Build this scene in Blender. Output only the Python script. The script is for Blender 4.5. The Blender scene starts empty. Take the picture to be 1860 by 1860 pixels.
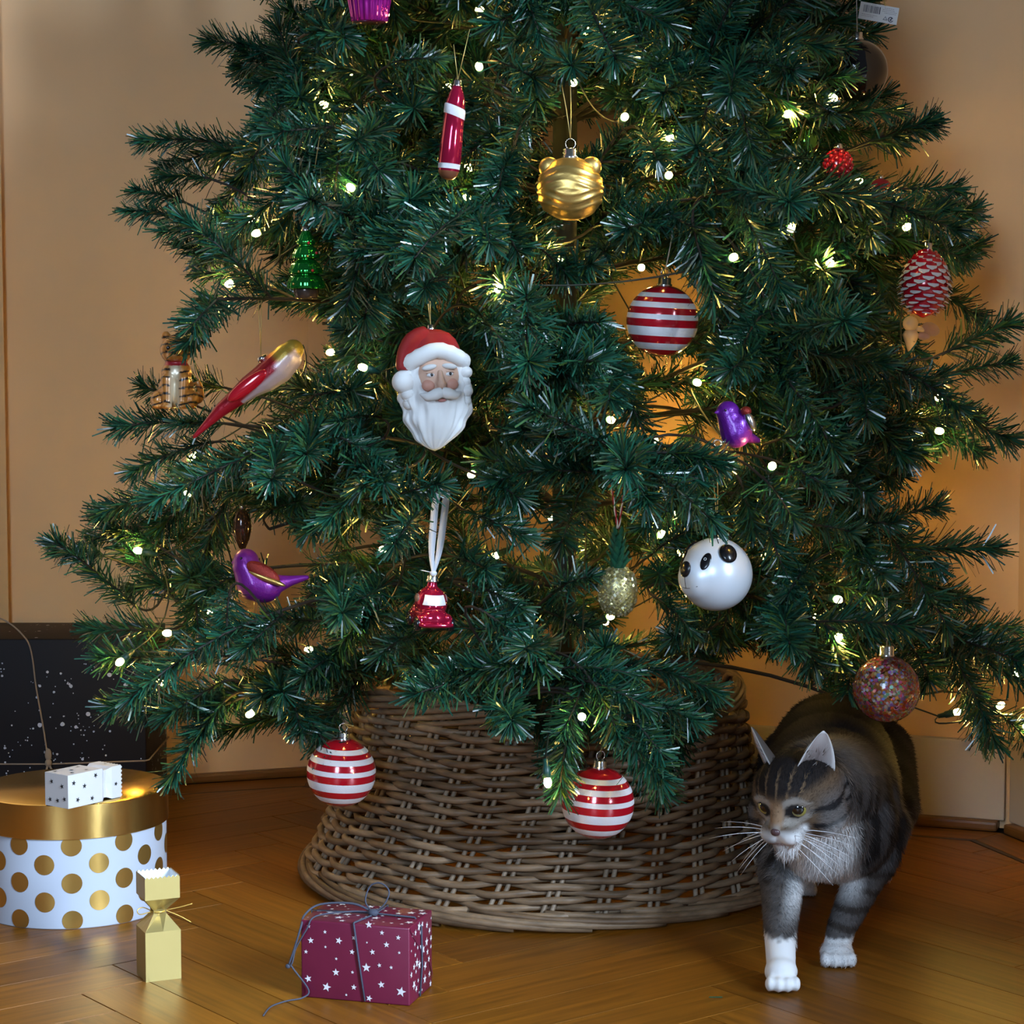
import bpy, bmesh, math, random
import numpy as np
from mathutils import Vector, Matrix, Quaternion, noise

random.seed(7)
rng = np.random.default_rng(11)
S = bpy.context.scene
COL = S.collection

# ------------------------------------------------------------------ camera
F = 4000.0                 # focal length in pixels of the 1860 frame
CX = CY = 930.0
PITCH = math.atan(310.0 / F)
CAM = Vector((0.0, -2.845, 0.69))
FWD = Vector((0, math.cos(PITCH), -math.sin(PITCH)))
UP = Vector((0, math.sin(PITCH), math.cos(PITCH)))
cam_d = bpy.data.cameras.new('camera')
cam_d.sensor_width = 36.0
cam_d.lens = F / 1860.0 * 36.0
cam_d.clip_start = 0.05
cam = bpy.data.objects.new('camera', cam_d)
COL.objects.link(cam)
cam.location = CAM
cam.rotation_euler = (math.pi / 2 - PITCH, 0, 0)
S.camera = cam

# ------------------------------------------------------------------ view, world, lights
S.view_settings.view_transform = 'Standard'
S.view_settings.look = 'None'
S.view_settings.gamma = 1.0
S.view_settings.use_curve_mapping = False
S.view_settings.exposure = 0.0
S.cycles.max_bounces = 8
S.cycles.diffuse_bounces = 3
S.cycles.transparent_max_bounces = 12
S.cycles.sample_clamp_indirect = 4.0
S.cycles.caustics_reflective = False
S.cycles.caustics_refractive = False

world = bpy.data.worlds.new('room_air')
S.world = world
world.use_nodes = True
wb = world.node_tree.nodes['Background']
wb.inputs['Color'].default_value = (0.52, 0.58, 0.70, 1)
wb.inputs['Strength'].default_value = 0.11

def area_light(name, loc, target, sx, sy, energy, color):
    d = bpy.data.lights.new(name, 'AREA')
    d.shape = 'RECTANGLE'
    d.size, d.size_y = sx, sy
    d.energy = energy
    d.color = color
    o = bpy.data.objects.new(name, d)
    COL.objects.link(o)
    o.location = loc
    o.rotation_euler = (Vector(target) - Vector(loc)).to_track_quat('-Z', 'Y').to_euler()
    return o

# the tall windows of the room: one to the right of the camera, one dimmer behind it on the left
area_light('window_daylight', (3.9, -4.3, 2.5), (0.0, -0.1, 0.45), 1.5, 2.7, 1400.0, (0.60, 0.78, 1.0))
area_light('window_daylight_far', (-1.0, -4.6, 1.7), (0.0, 0.0, 0.5), 0.9, 1.5, 95.0, (0.55, 0.75, 1.0))

# ------------------------------------------------------------------ geometry helpers
def at(px, py, Y):
    """world point seen at photo pixel (px, py) on the vertical plane at depth Y"""
    d = FWD + Vector((1, 0, 0)) * ((px - CX) / F) + UP * ((CY - py) / F)
    t = (Y - CAM.y) / d.y
    return CAM + d * t

def on_floor(px, py, z=0.0):
    d = FWD + Vector((1, 0, 0)) * ((px - CX) / F) + UP * ((CY - py) / F)
    return CAM + d * ((z - CAM.z) / d.z)

def ppm(Y):
    return F / ((Y - CAM.y) * 1.0)

def proj(P):
    """(N,3) world points -> (N,3) px, py, depth"""
    P = np.asarray(P, float) - np.array(CAM)
    dep = P @ np.array(FWD)
    return np.stack([CX + F * P[:, 0] / dep, CY - F * (P @ np.array(UP)) / dep, dep], 1)

def empty(name, loc, label=None, cat=None, group=None, rot=(0, 0, 0), scale=1.0):
    o = bpy.data.objects.new(name, None)
    COL.objects.link(o)
    o.location = loc
    o.rotation_euler = rot
    o.scale = (scale,) * 3
    o.empty_display_size = 0.02
    tag(o, label, cat, group)
    return o

def tag(o, label=None, cat=None, group=None, kind=None):
    if label: o['label'] = label
    if cat: o['category'] = cat
    if group: o['group'] = group
    if kind: o['kind'] = kind
    return o

class MB:
    def __init__(self):
        self.v, self.f, self.m = [], [], []
    def add(self, verts, faces, mi=0, M=None):
        n = len(self.v)
        for p in verts:
            p = Vector(p)
            self.v.append(M @ p if M is not None else p)
        if isinstance(mi, int):
            mi = [mi] * len(faces)
        for f, m in zip(faces, mi):
            self.f.append([i + n for i in f]); self.m.append(m)
        return self
    def lathe(self, prof, n=28, mi=0, M=None, ang=None, sx=1.0, sy=1.0):
        """prof: list of (r, z) from bottom to top; mi int or per-ring-band list"""
        vs, fs, ms = [], [], []
        rows = []
        for r, z in prof:
            if r < 1e-7:
                rows.append([len(vs)]); vs.append((0, 0, z))
            else:
                rows.append(list(range(len(vs), len(vs) + n)))
                for k in range(n):
                    a = 2 * math.pi * k / n
                    rr = r * (ang(a, z) if ang else 1.0)
                    vs.append((rr * math.cos(a) * sx, rr * math.sin(a) * sy, z))
        for i in range(len(rows) - 1):
            A, B = rows[i], rows[i + 1]
            m = mi if isinstance(mi, int) else mi[i]
            for k in range(n):
                k2 = (k + 1) % n
                if len(A) == 1 and len(B) == 1: continue
                if len(A) == 1: fs.append((A[0], B[k2], B[k]))
                elif len(B) == 1: fs.append((A[k], A[k2], B[0]))
                else: fs.append((A[k], A[k2], B[k2], B[k]))
                ms.append(m)
        return self.add(vs, fs, ms, M)
    def tube(self, pts, r, n=8, closed=False, mi=0, M=None):
        pts = [Vector(p) for p in pts]
        N = len(pts)
        rs = r if hasattr(r, '__len__') else [r] * N
        vs, fs = [], []
        ref = None
        for i, p in enumerate(pts):
            if closed: t = pts[(i + 1) % N] - pts[i - 1]
            else: t = pts[min(i + 1, N - 1)] - pts[max(i - 1, 0)]
            if t.length < 1e-9: t = Vector((0, 0, 1))
            t.normalize()
            if ref is None:
                ref = t.orthogonal().normalized()
            ref = (ref - t * ref.dot(t))
            if ref.length < 1e-6: ref = t.orthogonal()
            ref.normalize()
            b = t.cross(ref)
            for k in range(n):
                a = 2 * math.pi * k / n
                vs.append(p + (ref * math.cos(a) + b * math.sin(a)) * rs[i])
        L = N if closed else N - 1
        for i in range(L):
            j = (i + 1) % N
            for k in range(n):
                k2 = (k + 1) % n
                fs.append((i * n + k, i * n + k2, j * n + k2, j * n + k))
        if not closed:
            fs.append(tuple(range(n - 1, -1, -1)))
            fs.append(tuple(range((N - 1) * n, N * n)))
        return self.add(vs, fs, mi, M)
    def ell(self, c, r, R=None, nu=20, nv=12, mi=0):
        if not hasattr(r, '__len__'): r = (r, r, r)
        M = Matrix.Translation(Vector(c))
        if R is not None: M = M @ R
        M = M @ Matrix.Diagonal((r[0], r[1], r[2], 1))
        prof = [(math.sin(math.pi * i / nv), -math.cos(math.pi * i / nv)) for i in range(nv + 1)]
        prof[0] = (0, -1); prof[-1] = (0, 1)
        return self.lathe(prof, nu, mi, M)
    def box(self, c, s, R=None, mi=0):
        M = Matrix.Translation(Vector(c))
        if R is not None: M = M @ R
        x, y, z = s[0] / 2, s[1] / 2, s[2] / 2
        vs = [(-x, -y, -z), (x, -y, -z), (x, y, -z), (-x, y, -z), (-x, -y, z), (x, -y, z), (x, y, z), (-x, y, z)]
        fs = [(3, 2, 1, 0), (4, 5, 6, 7), (0, 1, 5, 4), (1, 2, 6, 5), (2, 3, 7, 6), (3, 0, 4, 7)]
        return self.add(vs, fs, mi, M)
    def cap(self, a, b, ra, rb, n=14, k=8):
        """tapered capsule"""
        a, b = Vector(a), Vector(b)
        d = b - a
        q = d.to_track_quat('Z', 'Y').to_matrix().to_4x4()
        L = d.length
        prof = [(0, -ra)]
        for i in range(1, k): 
            t = math.pi / 2 * i / k
            prof.append((ra * math.sin(t), -ra * math.cos(t)))
        prof += [(ra, 0), (rb, L)]
        for i in range(1, k):
            t = math.pi / 2 * i / k
            prof.append((rb * math.cos(t), L + rb * math.sin(t)))
        prof.append((0, L + rb))
        return self.lathe(prof, n, 0, Matrix.Translation(a) @ q)

def mesh_of(name, mb, mats, smooth=True):
    me = bpy.data.meshes.new(name)
    me.from_pydata([tuple(v) for v in mb.v], [], mb.f)
    for m in (mats if isinstance(mats, (list, tuple)) else [mats]): me.materials.append(m)
    me.polygons.foreach_set('material_index', mb.m)
    me.polygons.foreach_set('use_smooth', [smooth] * len(mb.f))
    me.update()
    return me

def link(name, me, parent=None, kind=None, loc=None, rot=None):
    o = bpy.data.objects.new(name, me)
    COL.objects.link(o)
    if parent is not None: o.parent = parent
    if loc is not None: o.location = loc
    if rot is not None: o.rotation_euler = rot
    if kind: o['kind'] = kind
    return o

def obj(name, mb, mats, parent=None, smooth=True, kind=None, loc=None, rot=None, bevel=0.0, sharp=None):
    me = mesh_of(name, mb, mats, smooth)
    if bevel:
        bm = bmesh.new(); bm.from_mesh(me)
        bmesh.ops.bevel(bm, geom=bm.edges[:] , offset=bevel, segments=2, profile=0.6, affect='EDGES')
        for f in bm.faces: f.smooth = smooth
        bm.to_mesh(me); bm.free()
    if sharp is not None:
        me.set_sharp_from_angle(angle=math.radians(sharp))
    return link(name, me, parent, kind, loc, rot)

def np_mesh(name, V, Q, mats, smooth=True, mi=None):
    """V (N,3), Q (M,k) uniform polygons"""
    me = bpy.data.meshes.new(name)
    V = np.ascontiguousarray(V, dtype=np.float32); Q = np.ascontiguousarray(Q, dtype=np.int32)
    k = Q.shape[1]
    me.vertices.add(len(V)); me.vertices.foreach_set('co', V.ravel())
    me.loops.add(Q.size); me.loops.foreach_set('vertex_index', Q.ravel())
    me.polygons.add(len(Q)); me.polygons.foreach_set('loop_start', np.arange(len(Q), dtype=np.int32) * k)
    me.polygons.foreach_set('use_smooth', np.full(len(Q), smooth))
    for m in (mats if isinstance(mats, (list, tuple)) else [mats]): me.materials.append(m)
    if mi is not None: me.polygons.foreach_set('material_index', np.ascontiguousarray(mi, dtype=np.int32))
    me.update(calc_edges=True); me.validate()
    return me

def blob(mb, voxel, smooth=6, factor=0.5):
    """fuse overlapping solids into one continuous skin"""
    me = mesh_of('blob', mb, [])
    o = bpy.data.objects.new('blob', me); COL.objects.link(o)
    r = o.modifiers.new('r', 'REMESH'); r.mode = 'VOXEL'; r.voxel_size = voxel; r.use_smooth_shade = True
    s = o.modifiers.new('s', 'SMOOTH'); s.iterations = smooth; s.factor = factor
    dg = bpy.context.evaluated_depsgraph_get()
    out = bpy.data.meshes.new_from_object(o.evaluated_get(dg))
    bpy.data.objects.remove(o); bpy.data.meshes.remove(me)
    out.polygons.foreach_set('use_smooth', [True] * len(out.polygons))
    return out

def paint(me, fn, name='Col'):
    n = len(me.vertices)
    co = np.empty(n * 3, np.float32); me.vertices.foreach_get('co', co); co = co.reshape(n, 3)
    no = np.empty(n * 3, np.float32); me.vertices.foreach_get('normal', no); no = no.reshape(n, 3)
    cols = np.ones((n, 4), np.float32)
    for i in range(n):
        cols[i, :3] = fn(Vector(co[i]), Vector(no[i]))
    a = me.color_attributes.new(name, 'FLOAT_COLOR', 'POINT')
    a.data.foreach_set('color', cols.ravel())
    return cols

def mixc(a, b, t):
    t = min(1.0, max(0.0, t))
    return tuple(x + (y - x) * t for x, y in zip(a, b))

def sstep(a, b, x):
    t = min(1.0, max(0.0, (x - a) / (b - a)))
    return t * t * (3 - 2 * t)

def bez(p0, p1, p2, n):
    p0, p1, p2 = Vector(p0), Vector(p1), Vector(p2)
    return [p0 * (1 - t) ** 2 + p1 * 2 * t * (1 - t) + p2 * t * t for t in [i / (n - 1) for i in range(n)]]

def spline(pts, n=6):
    """Catmull-Rom through points"""
    P = [Vector(p) for p in pts]
    out = []
    for i in range(len(P) - 1):
        a, b, c, d = P[max(i - 1, 0)], P[i], P[i + 1], P[min(i + 2, len(P) - 1)]
        for k in range(n):
            t = k / n
            out.append(0.5 * ((2 * b) + (c - a) * t + (2 * a - 5 * b + 4 * c - d) * t * t + (-a + 3 * b - 3 * c + d) * t ** 3))
    out.append(P[-1])
    return out

def in_poly(x, y, poly):
    c = False
    j = len(poly) - 1
    for i in range(len(poly)):
        xi, yi = poly[i]; xj, yj = poly[j]
        if (yi > y) != (yj > y) and x < (xj - xi) * (y - yi) / (yj - yi) + xi:
            c = not c
        j = i
    return c

# ------------------------------------------------------------------ materials
def mat(name, col, rough=0.5, metal=0.0, spec=0.5, emit=None, strength=0.0, coat=0.0, vcol=False,
        noise_amt=0.0, noise_scale=30.0, bump=0.0, bump_scale=200.0, alpha=1.0, sheen=0.0):
    m = bpy.data.materials.new(name)
    m.use_nodes = True
    nt = m.node_tree
    b = nt.nodes['Principled BSDF']
    b.inputs['Base Color'].default_value = (*col, 1)
    b.inputs['Roughness'].default_value = rough
    b.inputs['Metallic'].default_value = metal
    b.inputs['Specular IOR Level'].default_value = spec
    b.inputs['Coat Weight'].default_value = coat
    b.inputs['Coat Roughness'].default_value = 0.06
    b.inputs['Sheen Weight'].default_value = sheen
    if emit:
        b.inputs['Emission Color'].default_value = (*emit, 1)
        b.inputs['Emission Strength'].default_value = strength
    src = None
    if vcol:
        a = nt.nodes.new('ShaderNodeAttribute'); a.attribute_name = 'Col'
        src = a.outputs['Color']
    if noise_amt:
        tc = nt.nodes.new('ShaderNodeTexCoord')
        nz = nt.nodes.new('ShaderNodeTexNoise'); nz.inputs['Scale'].default_value = noise_scale
        nz.inputs['Detail'].default_value = 4
        nt.links.new(tc.outputs['Object'], nz.inputs['Vector'])
        mr = nt.nodes.new('ShaderNodeMapRange')
        mr.inputs['From Min'].default_value = 0.3; mr.inputs['From Max'].default_value = 0.7
        mr.inputs['To Min'].default_value = 1 - noise_amt; mr.inputs['To Max'].default_value = 1 + noise_amt
        nt.links.new(nz.outputs['Fac'], mr.inputs['Value'])
        mx = nt.nodes.new('ShaderNodeVectorMath'); mx.operation = 'SCALE'
        if src: nt.links.new(src, mx.inputs[0])
        else: mx.inputs[0].default_value = col
        nt.links.new(mr.outputs['Result'], mx.inputs['Scale'])
        src = mx.outputs['Vector']
    if src: nt.links.new(src, b.inputs['Base Color'])
    if bump:
        tc = nt.nodes.new('ShaderNodeTexCoord')
        nz = nt.nodes.new('ShaderNodeTexNoise'); nz.inputs['Scale'].default_value = bump_scale
        nz.inputs['Detail'].default_value = 3
        nt.links.new(tc.outputs['Object'], nz.inputs['Vector'])
        bp = nt.nodes.new('ShaderNodeBump'); bp.inputs['Strength'].default_value = bump
        bp.inputs['Distance'].default_value = 0.001
        nt.links.new(nz.outputs['Fac'], bp.inputs['Height'])
        nt.links.new(bp.outputs['Normal'], b.inputs['Normal'])
    return m

def island_mat(name, ramp, rough=0.35, metal=0.0, spec=0.5, coat=0.0):
    """each loose piece takes its own colour from the ramp"""
    m = mat(name, ramp[0][1], rough, metal, spec, coat=coat)
    nt = m.node_tree
    g = nt.nodes.new('ShaderNodeNewGeometry')
    r = nt.nodes.new('ShaderNodeValToRGB')
    e = r.color_ramp.elements
    e[0].position, e[0].color = ramp[0][0], (*ramp[0][1], 1)
    e[1].position, e[1].color = ramp[-1][0], (*ramp[-1][1], 1)
    for p, c in ramp[1:-1]:
        x = e.new(p); x.color = (*c, 1)
    nt.links.new(g.outputs['Random Per Island'], r.inputs['Fac'])
    nt.links.new(r.outputs['Color'], nt.nodes['Principled BSDF'].inputs['Base Color'])
    return m

def object_mat(name, ramp, rough=0.5, spec=0.4, bump=0.0, bump_scale=(60, 400, 400), grain=0.0):
    """colour varies from object to object; grain runs along the object's own X"""
    m = mat(name, ramp[0][1], rough, 0, spec)
    nt = m.node_tree; b = nt.nodes['Principled BSDF']
    oi = nt.nodes.new('ShaderNodeObjectInfo')
    r = nt.nodes.new('ShaderNodeValToRGB')
    e = r.color_ramp.elements
    e[0].position, e[0].color = ramp[0][0], (*ramp[0][1], 1)
    e[1].position, e[1].color = ramp[-1][0], (*ramp[-1][1], 1)
    for p, c in ramp[1:-1]:
        x = e.new(p); x.color = (*c, 1)
    nt.links.new(oi.outputs['Random'], r.inputs['Fac'])
    out = r.outputs['Color']
    tc = nt.nodes.new('ShaderNodeTexCoord')
    mp = nt.nodes.new('ShaderNodeMapping'); mp.inputs['Scale'].default_value = bump_scale
    nt.links.new(tc.outputs['Object'], mp.inputs['Vector'])
    off = nt.nodes.new('ShaderNodeVectorMath'); off.operation = 'ADD'
    sc = nt.nodes.new('ShaderNodeMath'); sc.operation = 'MULTIPLY'; sc.inputs[1].default_value = 57.0
    nt.links.new(oi.outputs['Random'], sc.inputs[0])
    nt.links.new(mp.outputs['Vector'], off.inputs[0]); nt.links.new(sc.outputs[0], off.inputs[1])
    nz = nt.nodes.new('ShaderNodeTexNoise'); nz.inputs['Scale'].default_value = 1.0; nz.inputs['Detail'].default_value = 5
    nt.links.new(off.outputs['Vector'], nz.inputs['Vector'])
    if grain:
        mr = nt.nodes.new('ShaderNodeMapRange')
        mr.inputs['From Min'].default_value = 0.3; mr.inputs['From Max'].default_value = 0.7
        mr.inputs['To Min'].default_value = 1 - grain; mr.inputs['To Max'].default_value = 1 + grain
        nt.links.new(nz.outputs['Fac'], mr.inputs['Value'])
        mx = nt.nodes.new('ShaderNodeVectorMath'); mx.operation = 'SCALE'
        nt.links.new(out, mx.inputs[0]); nt.links.new(mr.outputs['Result'], mx.inputs['Scale'])
        out = mx.outputs['Vector']
    nt.links.new(out, b.inputs['Base Color'])
    if bump:
        bp = nt.nodes.new('ShaderNodeBump'); bp.inputs['Strength'].default_value = bump
        bp.inputs['Distance'].default_value = 0.001
        nt.links.new(nz.outputs['Fac'], bp.inputs['Height'])
        nt.links.new(bp.outputs['Normal'], b.inputs['Normal'])
    return m

M_silver = mat('silver_cap', (0.75, 0.75, 0.76), 0.22, 1.0)
M_gold = mat('gold_foil', (0.80, 0.52, 0.16), 0.24, 1.0, bump=0.12, bump_scale=90)
M_goldsat = mat('gold_satin_glass', (0.78, 0.50, 0.15), 0.36, 0.9, bump=0.15, bump_scale=900)
M_goldcord = mat('gold_cord', (0.55, 0.42, 0.16), 0.4, 0.6)
M_greycord = mat('grey_cord', (0.45, 0.42, 0.42), 0.6)
M_white = mat('white_paint', (0.80, 0.80, 0.80), 0.55)
M_black = mat('black_gloss', (0.004, 0.004, 0.005), 0.08, 0.0, 0.6, coat=0.6)
M_red = mat('red_lacquer', (0.50, 0.006, 0.018), 0.16, 0.15, 0.6, coat=0.8)
M_glit = mat('white_glitter', (0.82, 0.78, 0.80), 0.5, 0.1, bump=0.6, bump_scale=1400)

# ================================================================== ROOM
M_wall = mat('peach_plaster', (0.75, 0.465, 0.25), 0.9, spec=0.2, noise_amt=0.05, noise_scale=3.0, bump=0.15, bump_scale=60)
M_skirt = mat('cream_baseboard', (0.50, 0.41, 0.33), 0.55, noise_amt=0.03, noise_scale=9)
M_strip = mat('oak_strip', (0.16, 0.066, 0.014), 0.4, noise_amt=0.12, noise_scale=25)
M_base = mat('floor_underlay', (0.06, 0.022, 0.004), 0.7)
M_inlay = mat('dark_inlay', (0.03, 0.012, 0.004), 0.5)
M_plank = object_mat('oak_parquet', [(0.0, (0.150, 0.052, 0.003)), (0.5, (0.180, 0.064, 0.004)), (1.0, (0.215, 0.078, 0.006))],
                     rough=0.42, spec=0.30, bump=0.12, bump_scale=(7, 130, 130), grain=0.30)

# corner points on the floor (plan), from left to right
wl = on_floor(350, 1420); wr = on_floor(555, 1407)
dl = (wr - wl).normalized()
br1 = on_floor(1650, 1491); br2 = on_floor(1842, 1506)
db = (br2 - br1).normalized()
def isect(p, d, q, e):
    den = d.x * e.y - d.y * e.x
    t = ((q.x - p.x) * e.y - (q.y - p.y) * e.x) / den
    return p + d * t
C1 = isect(wl, dl, br1, db); C1.z = 0
C2 = br2.copy(); C2.z = 0
dr = (on_floor(1860, 1571) - on_floor(1740, 1520)).normalized()
P0 = C1 - dl * 2.2; P0.z = 0
P3 = C2 + dr * 2.2; P3.z = 0

def wall_seg(name, a, b, h=2.5, th=0.12, z0=0.0, m=None, off=0.0, bevel=0.0, inset=0.0, ea=0.0, eb=0.0):
    """a slab along a->b whose room face lies `off` in front of the line"""
    d = (b - a).normalized(); nrm = Vector((d.y, -d.x, 0))   # towards the room (camera side)
    A = a - d * ea + nrm * off; B = b + d * eb + nrm * off
    mb = MB()
    v = [A, B, B - nrm * th, A - nrm * th]
    vs = [Vector((p.x, p.y, z0)) for p in v] + [Vector((p.x, p.y, z0 + h)) for p in v]
    mb.add(vs, [(3, 2, 1, 0), (4, 5, 6, 7), (0, 1, 5, 4), (1, 2, 6, 5), (2, 3, 7, 6), (3, 0, 4, 7)])
    return obj(name, mb, m, smooth=False, kind='structure', bevel=bevel)

wall_seg('wall_left', P0, C1, m=M_wall)
wall_seg('wall_back', C1, C2, m=M_wall)
wall_seg('wall_right', C2, P3, m=M_wall)
wall_seg('baseboard_back', C1, C2, h=0.112, th=0.016, z0=0.014, m=M_skirt, off=0.016, bevel=0.002, ea=-0.01, eb=-0.012)
wall_seg('baseboard_right', C2, P3, h=0.112, th=0.016, z0=0.014, m=M_skirt, off=0.016, bevel=0.002, ea=-0.012)
wall_seg('trim_1', P0, C1, h=0.014, th=0.016, z0=0.0, m=M_strip, off=0.0165, bevel=0.004, eb=-0.004)
wall_seg('trim_2', C1, C2, h=0.014, th=0.03, z0=0.0, m=M_strip, off=0.03, bevel=0.004, ea=-0.008, eb=-0.02)
wall_seg('trim_3', C2, P3, h=0.014, th=0.03, z0=0.0, m=M_strip, off=0.03, bevel=0.004, ea=-0.02)
# the edge of the oak door casing that just enters the picture on the left
lx = at(-3, 700, 0.45)
q = isect(lx, Vector((0, 1, 0)), P0, dl)
casing_a = q - dl * 0.16; casing_b = q.copy()
casing_a.z = casing_b.z = 0
wall_seg('trim_4', casing_a, casing_b, h=2.2, th=0.017, z0=0.016, m=mat('honey_oak_casing', (0.66, 0.38, 0.16), 0.5, noise_amt=0.1, noise_scale=8), off=0.0175, bevel=0.0)

# floor: underlay slab, herringbone planks, border strips and a dark inlay line
fl = MB(); fl.box((0.0, -0.9, -0.03), (4.4, 4.2, 0.04))
floor = obj('floor', fl, M_base, smooth=False, kind='structure')

def halfplane(a, b, off):
    d = (b - a).normalized(); n = Vector((d.y, -d.x, 0))
    return (a + n * off, n)
BW = 0.085     # border width
lim = [halfplane(P0, C1, BW + 0.008), halfplane(C1, C2, BW + 0.012), halfplane(C2, P3, BW + 0.012)]
def clip(poly, p, n):
    out = []
    for i in range(len(poly)):
        a, b = poly[i], poly[(i + 1) % len(poly)]
        da, db_ = (a - p).dot(n), (b - p).dot(n)
        if da >= 0: out.append(a)
        if (da >= 0) != (db_ >= 0): out.append(a + (b - a) * (da / (da - db_)))
    return out
def plank(poly, ang):
    if len(poly) < 3: return
    c = sum(poly, Vector()) / len(poly)
    R = Matrix.Rotation(-ang, 3, 'Z')
    loc = [R @ (p - c) for p in poly]
    area = abs(sum(loc[i].x * loc[(i + 1) % len(loc)].y - loc[(i + 1) % len(loc)].x * loc[i].y for i in range(len(loc)))) / 2
    if area < 2e-4: return
    n = len(loc)
    mb = MB()
    vs = [(p.x, p.y, -0.010) for p in loc] + [(p.x, p.y, -0.0006) for p in loc] + [(p.x * (1 - 0.0008 / max(p.length, .01)), p.y * (1 - 0.0008 / max(p.length, .01)), 0) for p in loc]
    fs = [tuple(range(2 * n, 3 * n))]
    for i in range(n):
        j = (i + 1) % n
        fs += [(i, j, n + j, n + i), (n + i, n + j, 2 * n + j, 2 * n + i)]
    mb.add(vs, fs)
    o = obj('plank', mb, M_plank, floor, smooth=False, loc=(c.x, c.y, 0))
    o.rotation_euler = (0, 0, ang)
PW, PL, PA = 0.078, 0.468, math.radians(38)
Rp = Matrix.Rotation(PA, 3, 'Z')
for i in range(-30, 31):
    for j in range(-6, 7):
        for kind_ in (0, 1):
            ox, oy = i * PW - j * PL, i * PW + j * PL
            g = 0.0005
            if kind_ == 0: r = (g, g, PL - g, PW - g)
            else: r = (-PW + g, g, -g, PL - g)
            poly = [Rp @ Vector((ox + x, oy + y, 0)) for x, y in ((r[0], r[1]), (r[2], r[1]), (r[2], r[3]), (r[0], r[3]))]
            c = sum(poly, Vector()) / 4
            if not (-1.15 < c.x < 1.05 and -1.25 < c.y < 0.75): continue
            ok = True
            for p, n in lim:
                poly = clip(poly, p, n)
                if len(poly) < 3: ok = False; break
            if ok: plank(poly, PA if kind_ == 0 else PA + math.pi / 2)
def strip(a, b, o0, o1, nm, m, za=-0.010, zt=0.0, cuts=()):
    d = (b - a).normalized(); n = Vector((d.y, -d.x, 0))
    ts = [0] + list(cuts) + [(b - a).length]
    for t0, t1 in zip(ts[:-1], ts[1:]):
        t1 -= 0.0008
        pl = [a + d * t0 + n * o0, a + d * t1 + n * o0, a + d * t1 + n * o1, a + d * t0 + n * o1]
        pl = pl[::-1]
        if t1 <= t0: continue
        for cpt, da_, db2 in ((C1, dl, db), (C2, db, dr)):       # mitred at the corners
            bis = (da_ + db2).normalized()
            sg = -1 if (a + b - cpt * 2).dot(bis) < 0 else 1
            if cpt in (a, b): pl = clip(pl, cpt + bis * .0004 * sg, bis * sg)
            if len(pl) < 3: break
        if len(pl) < 3: continue
        if nm == 'plank': plank(pl, math.atan2(d.y, d.x))
        else:
            mb = MB(); k = len(pl)
            mb.add([(p.x, p.y, za) for p in pl] + [(p.x, p.y, zt) for p in pl],
                   [tuple(range(k, 2 * k))] + [(i, (i + 1) % k, k + (i + 1) % k, k + i) for i in range(k)])
            obj(nm, mb, m, floor, smooth=False)
for a, b, o0, cuts in ((P0, C1, 0.0175, (0.7, 1.35, 1.9)), (C1, C2, 0.031, (0.35, 0.8)), (C2, P3, 0.031, (0.4, 1.0, 1.6))):
    strip(a, b, o0, BW, 'plank', M_plank, cuts=cuts)
    strip(a, b, BW + 0.0006, BW + 0.0085, 'inlay_strip', M_inlay, zt=-0.0004)

# ================================================================== WILLOW BASKET
TX = (997 - 930) / 1406.0          # tree axis
M_wil = object_mat('willow', [(0.0, (0.090, 0.053, 0.028)), (0.5, (0.165, 0.100, 0.055)), (1.0, (0.25, 0.165, 0.098))],
                   rough=0.5, spec=0.4, grain=0.35, bump=0.2, bump_scale=(40, 40, 160))
M_stake = object_mat('willow_stake', [(0.0, (0.20, 0.14, 0.09)), (1.0, (0.30, 0.22, 0.15))], rough=0.5, grain=0.2)
basket = empty('willow_basket', (TX, 0, 0), 'round woven willow tree-stand basket under the Christmas tree', 'basket')
prof_z = [0.0, 0.02, 0.043, 0.078, 0.12, 0.178, 0.242, 0.27]
prof_r = [0.318, 0.311, 0.298, 0.281, 0.267, 0.254, 0.245, 0.242]
def br(z): return float(np.interp(z, prof_z, prof_r))
NS = 30
for k in range(NS):
    a0 = 2 * math.pi * k / NS
    for s in (-1, 1):
        mb = MB()
        pts = []
        for i in range(14):
            z = 0.006 + 0.236 * i / 13
            a = a0 + s * 0.0052 / br(z) + 1.3 * (z - .12)     # stakes lean a little, as in the photo
            pts.append((br(z) * math.cos(a), br(z) * math.sin(a), z))
        mb.tube(pts, 0.0031, 6)
        obj('stake', mb, M_stake, basket)
NR = 29
for i in range(NR):
    z = 0.021 + 0.00715 * i
    ph = i % 2
    mb = MB()
    n = NS * 9
    pts, rs = [], []
    r0 = br(z)
    jz = random.uniform(-0.0008, 0.0008)
    for k in range(n):
        a = 2 * math.pi * k / n
        s = ((a - 1.3 * (z - .12)) * NS / (2 * math.pi) - ph) % 2.0        # 0 = behind this stake pair
        dd = min(s, 2 - s)                                      # distance from the dive behind a stake
        out = -0.0062 + 0.0122 * sstep(0.10, 0.80, dd)
        out += 0.0010 * math.sin(a * 31 + i * 2.1)
        pts.append(((r0 + out) * math.cos(a), (r0 + out) * math.sin(a), z + jz + 0.0012 * math.sin(a * 9 + i) + 0.0008 * math.sin(a * 23 + 3 * i)))
        rs.append(0.0030 + 0.0017 * sstep(0.08, 0.6, dd))
    mb.tube(pts, rs, 7, closed=True)
    obj('weaver', mb, M_wil, basket)
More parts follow.
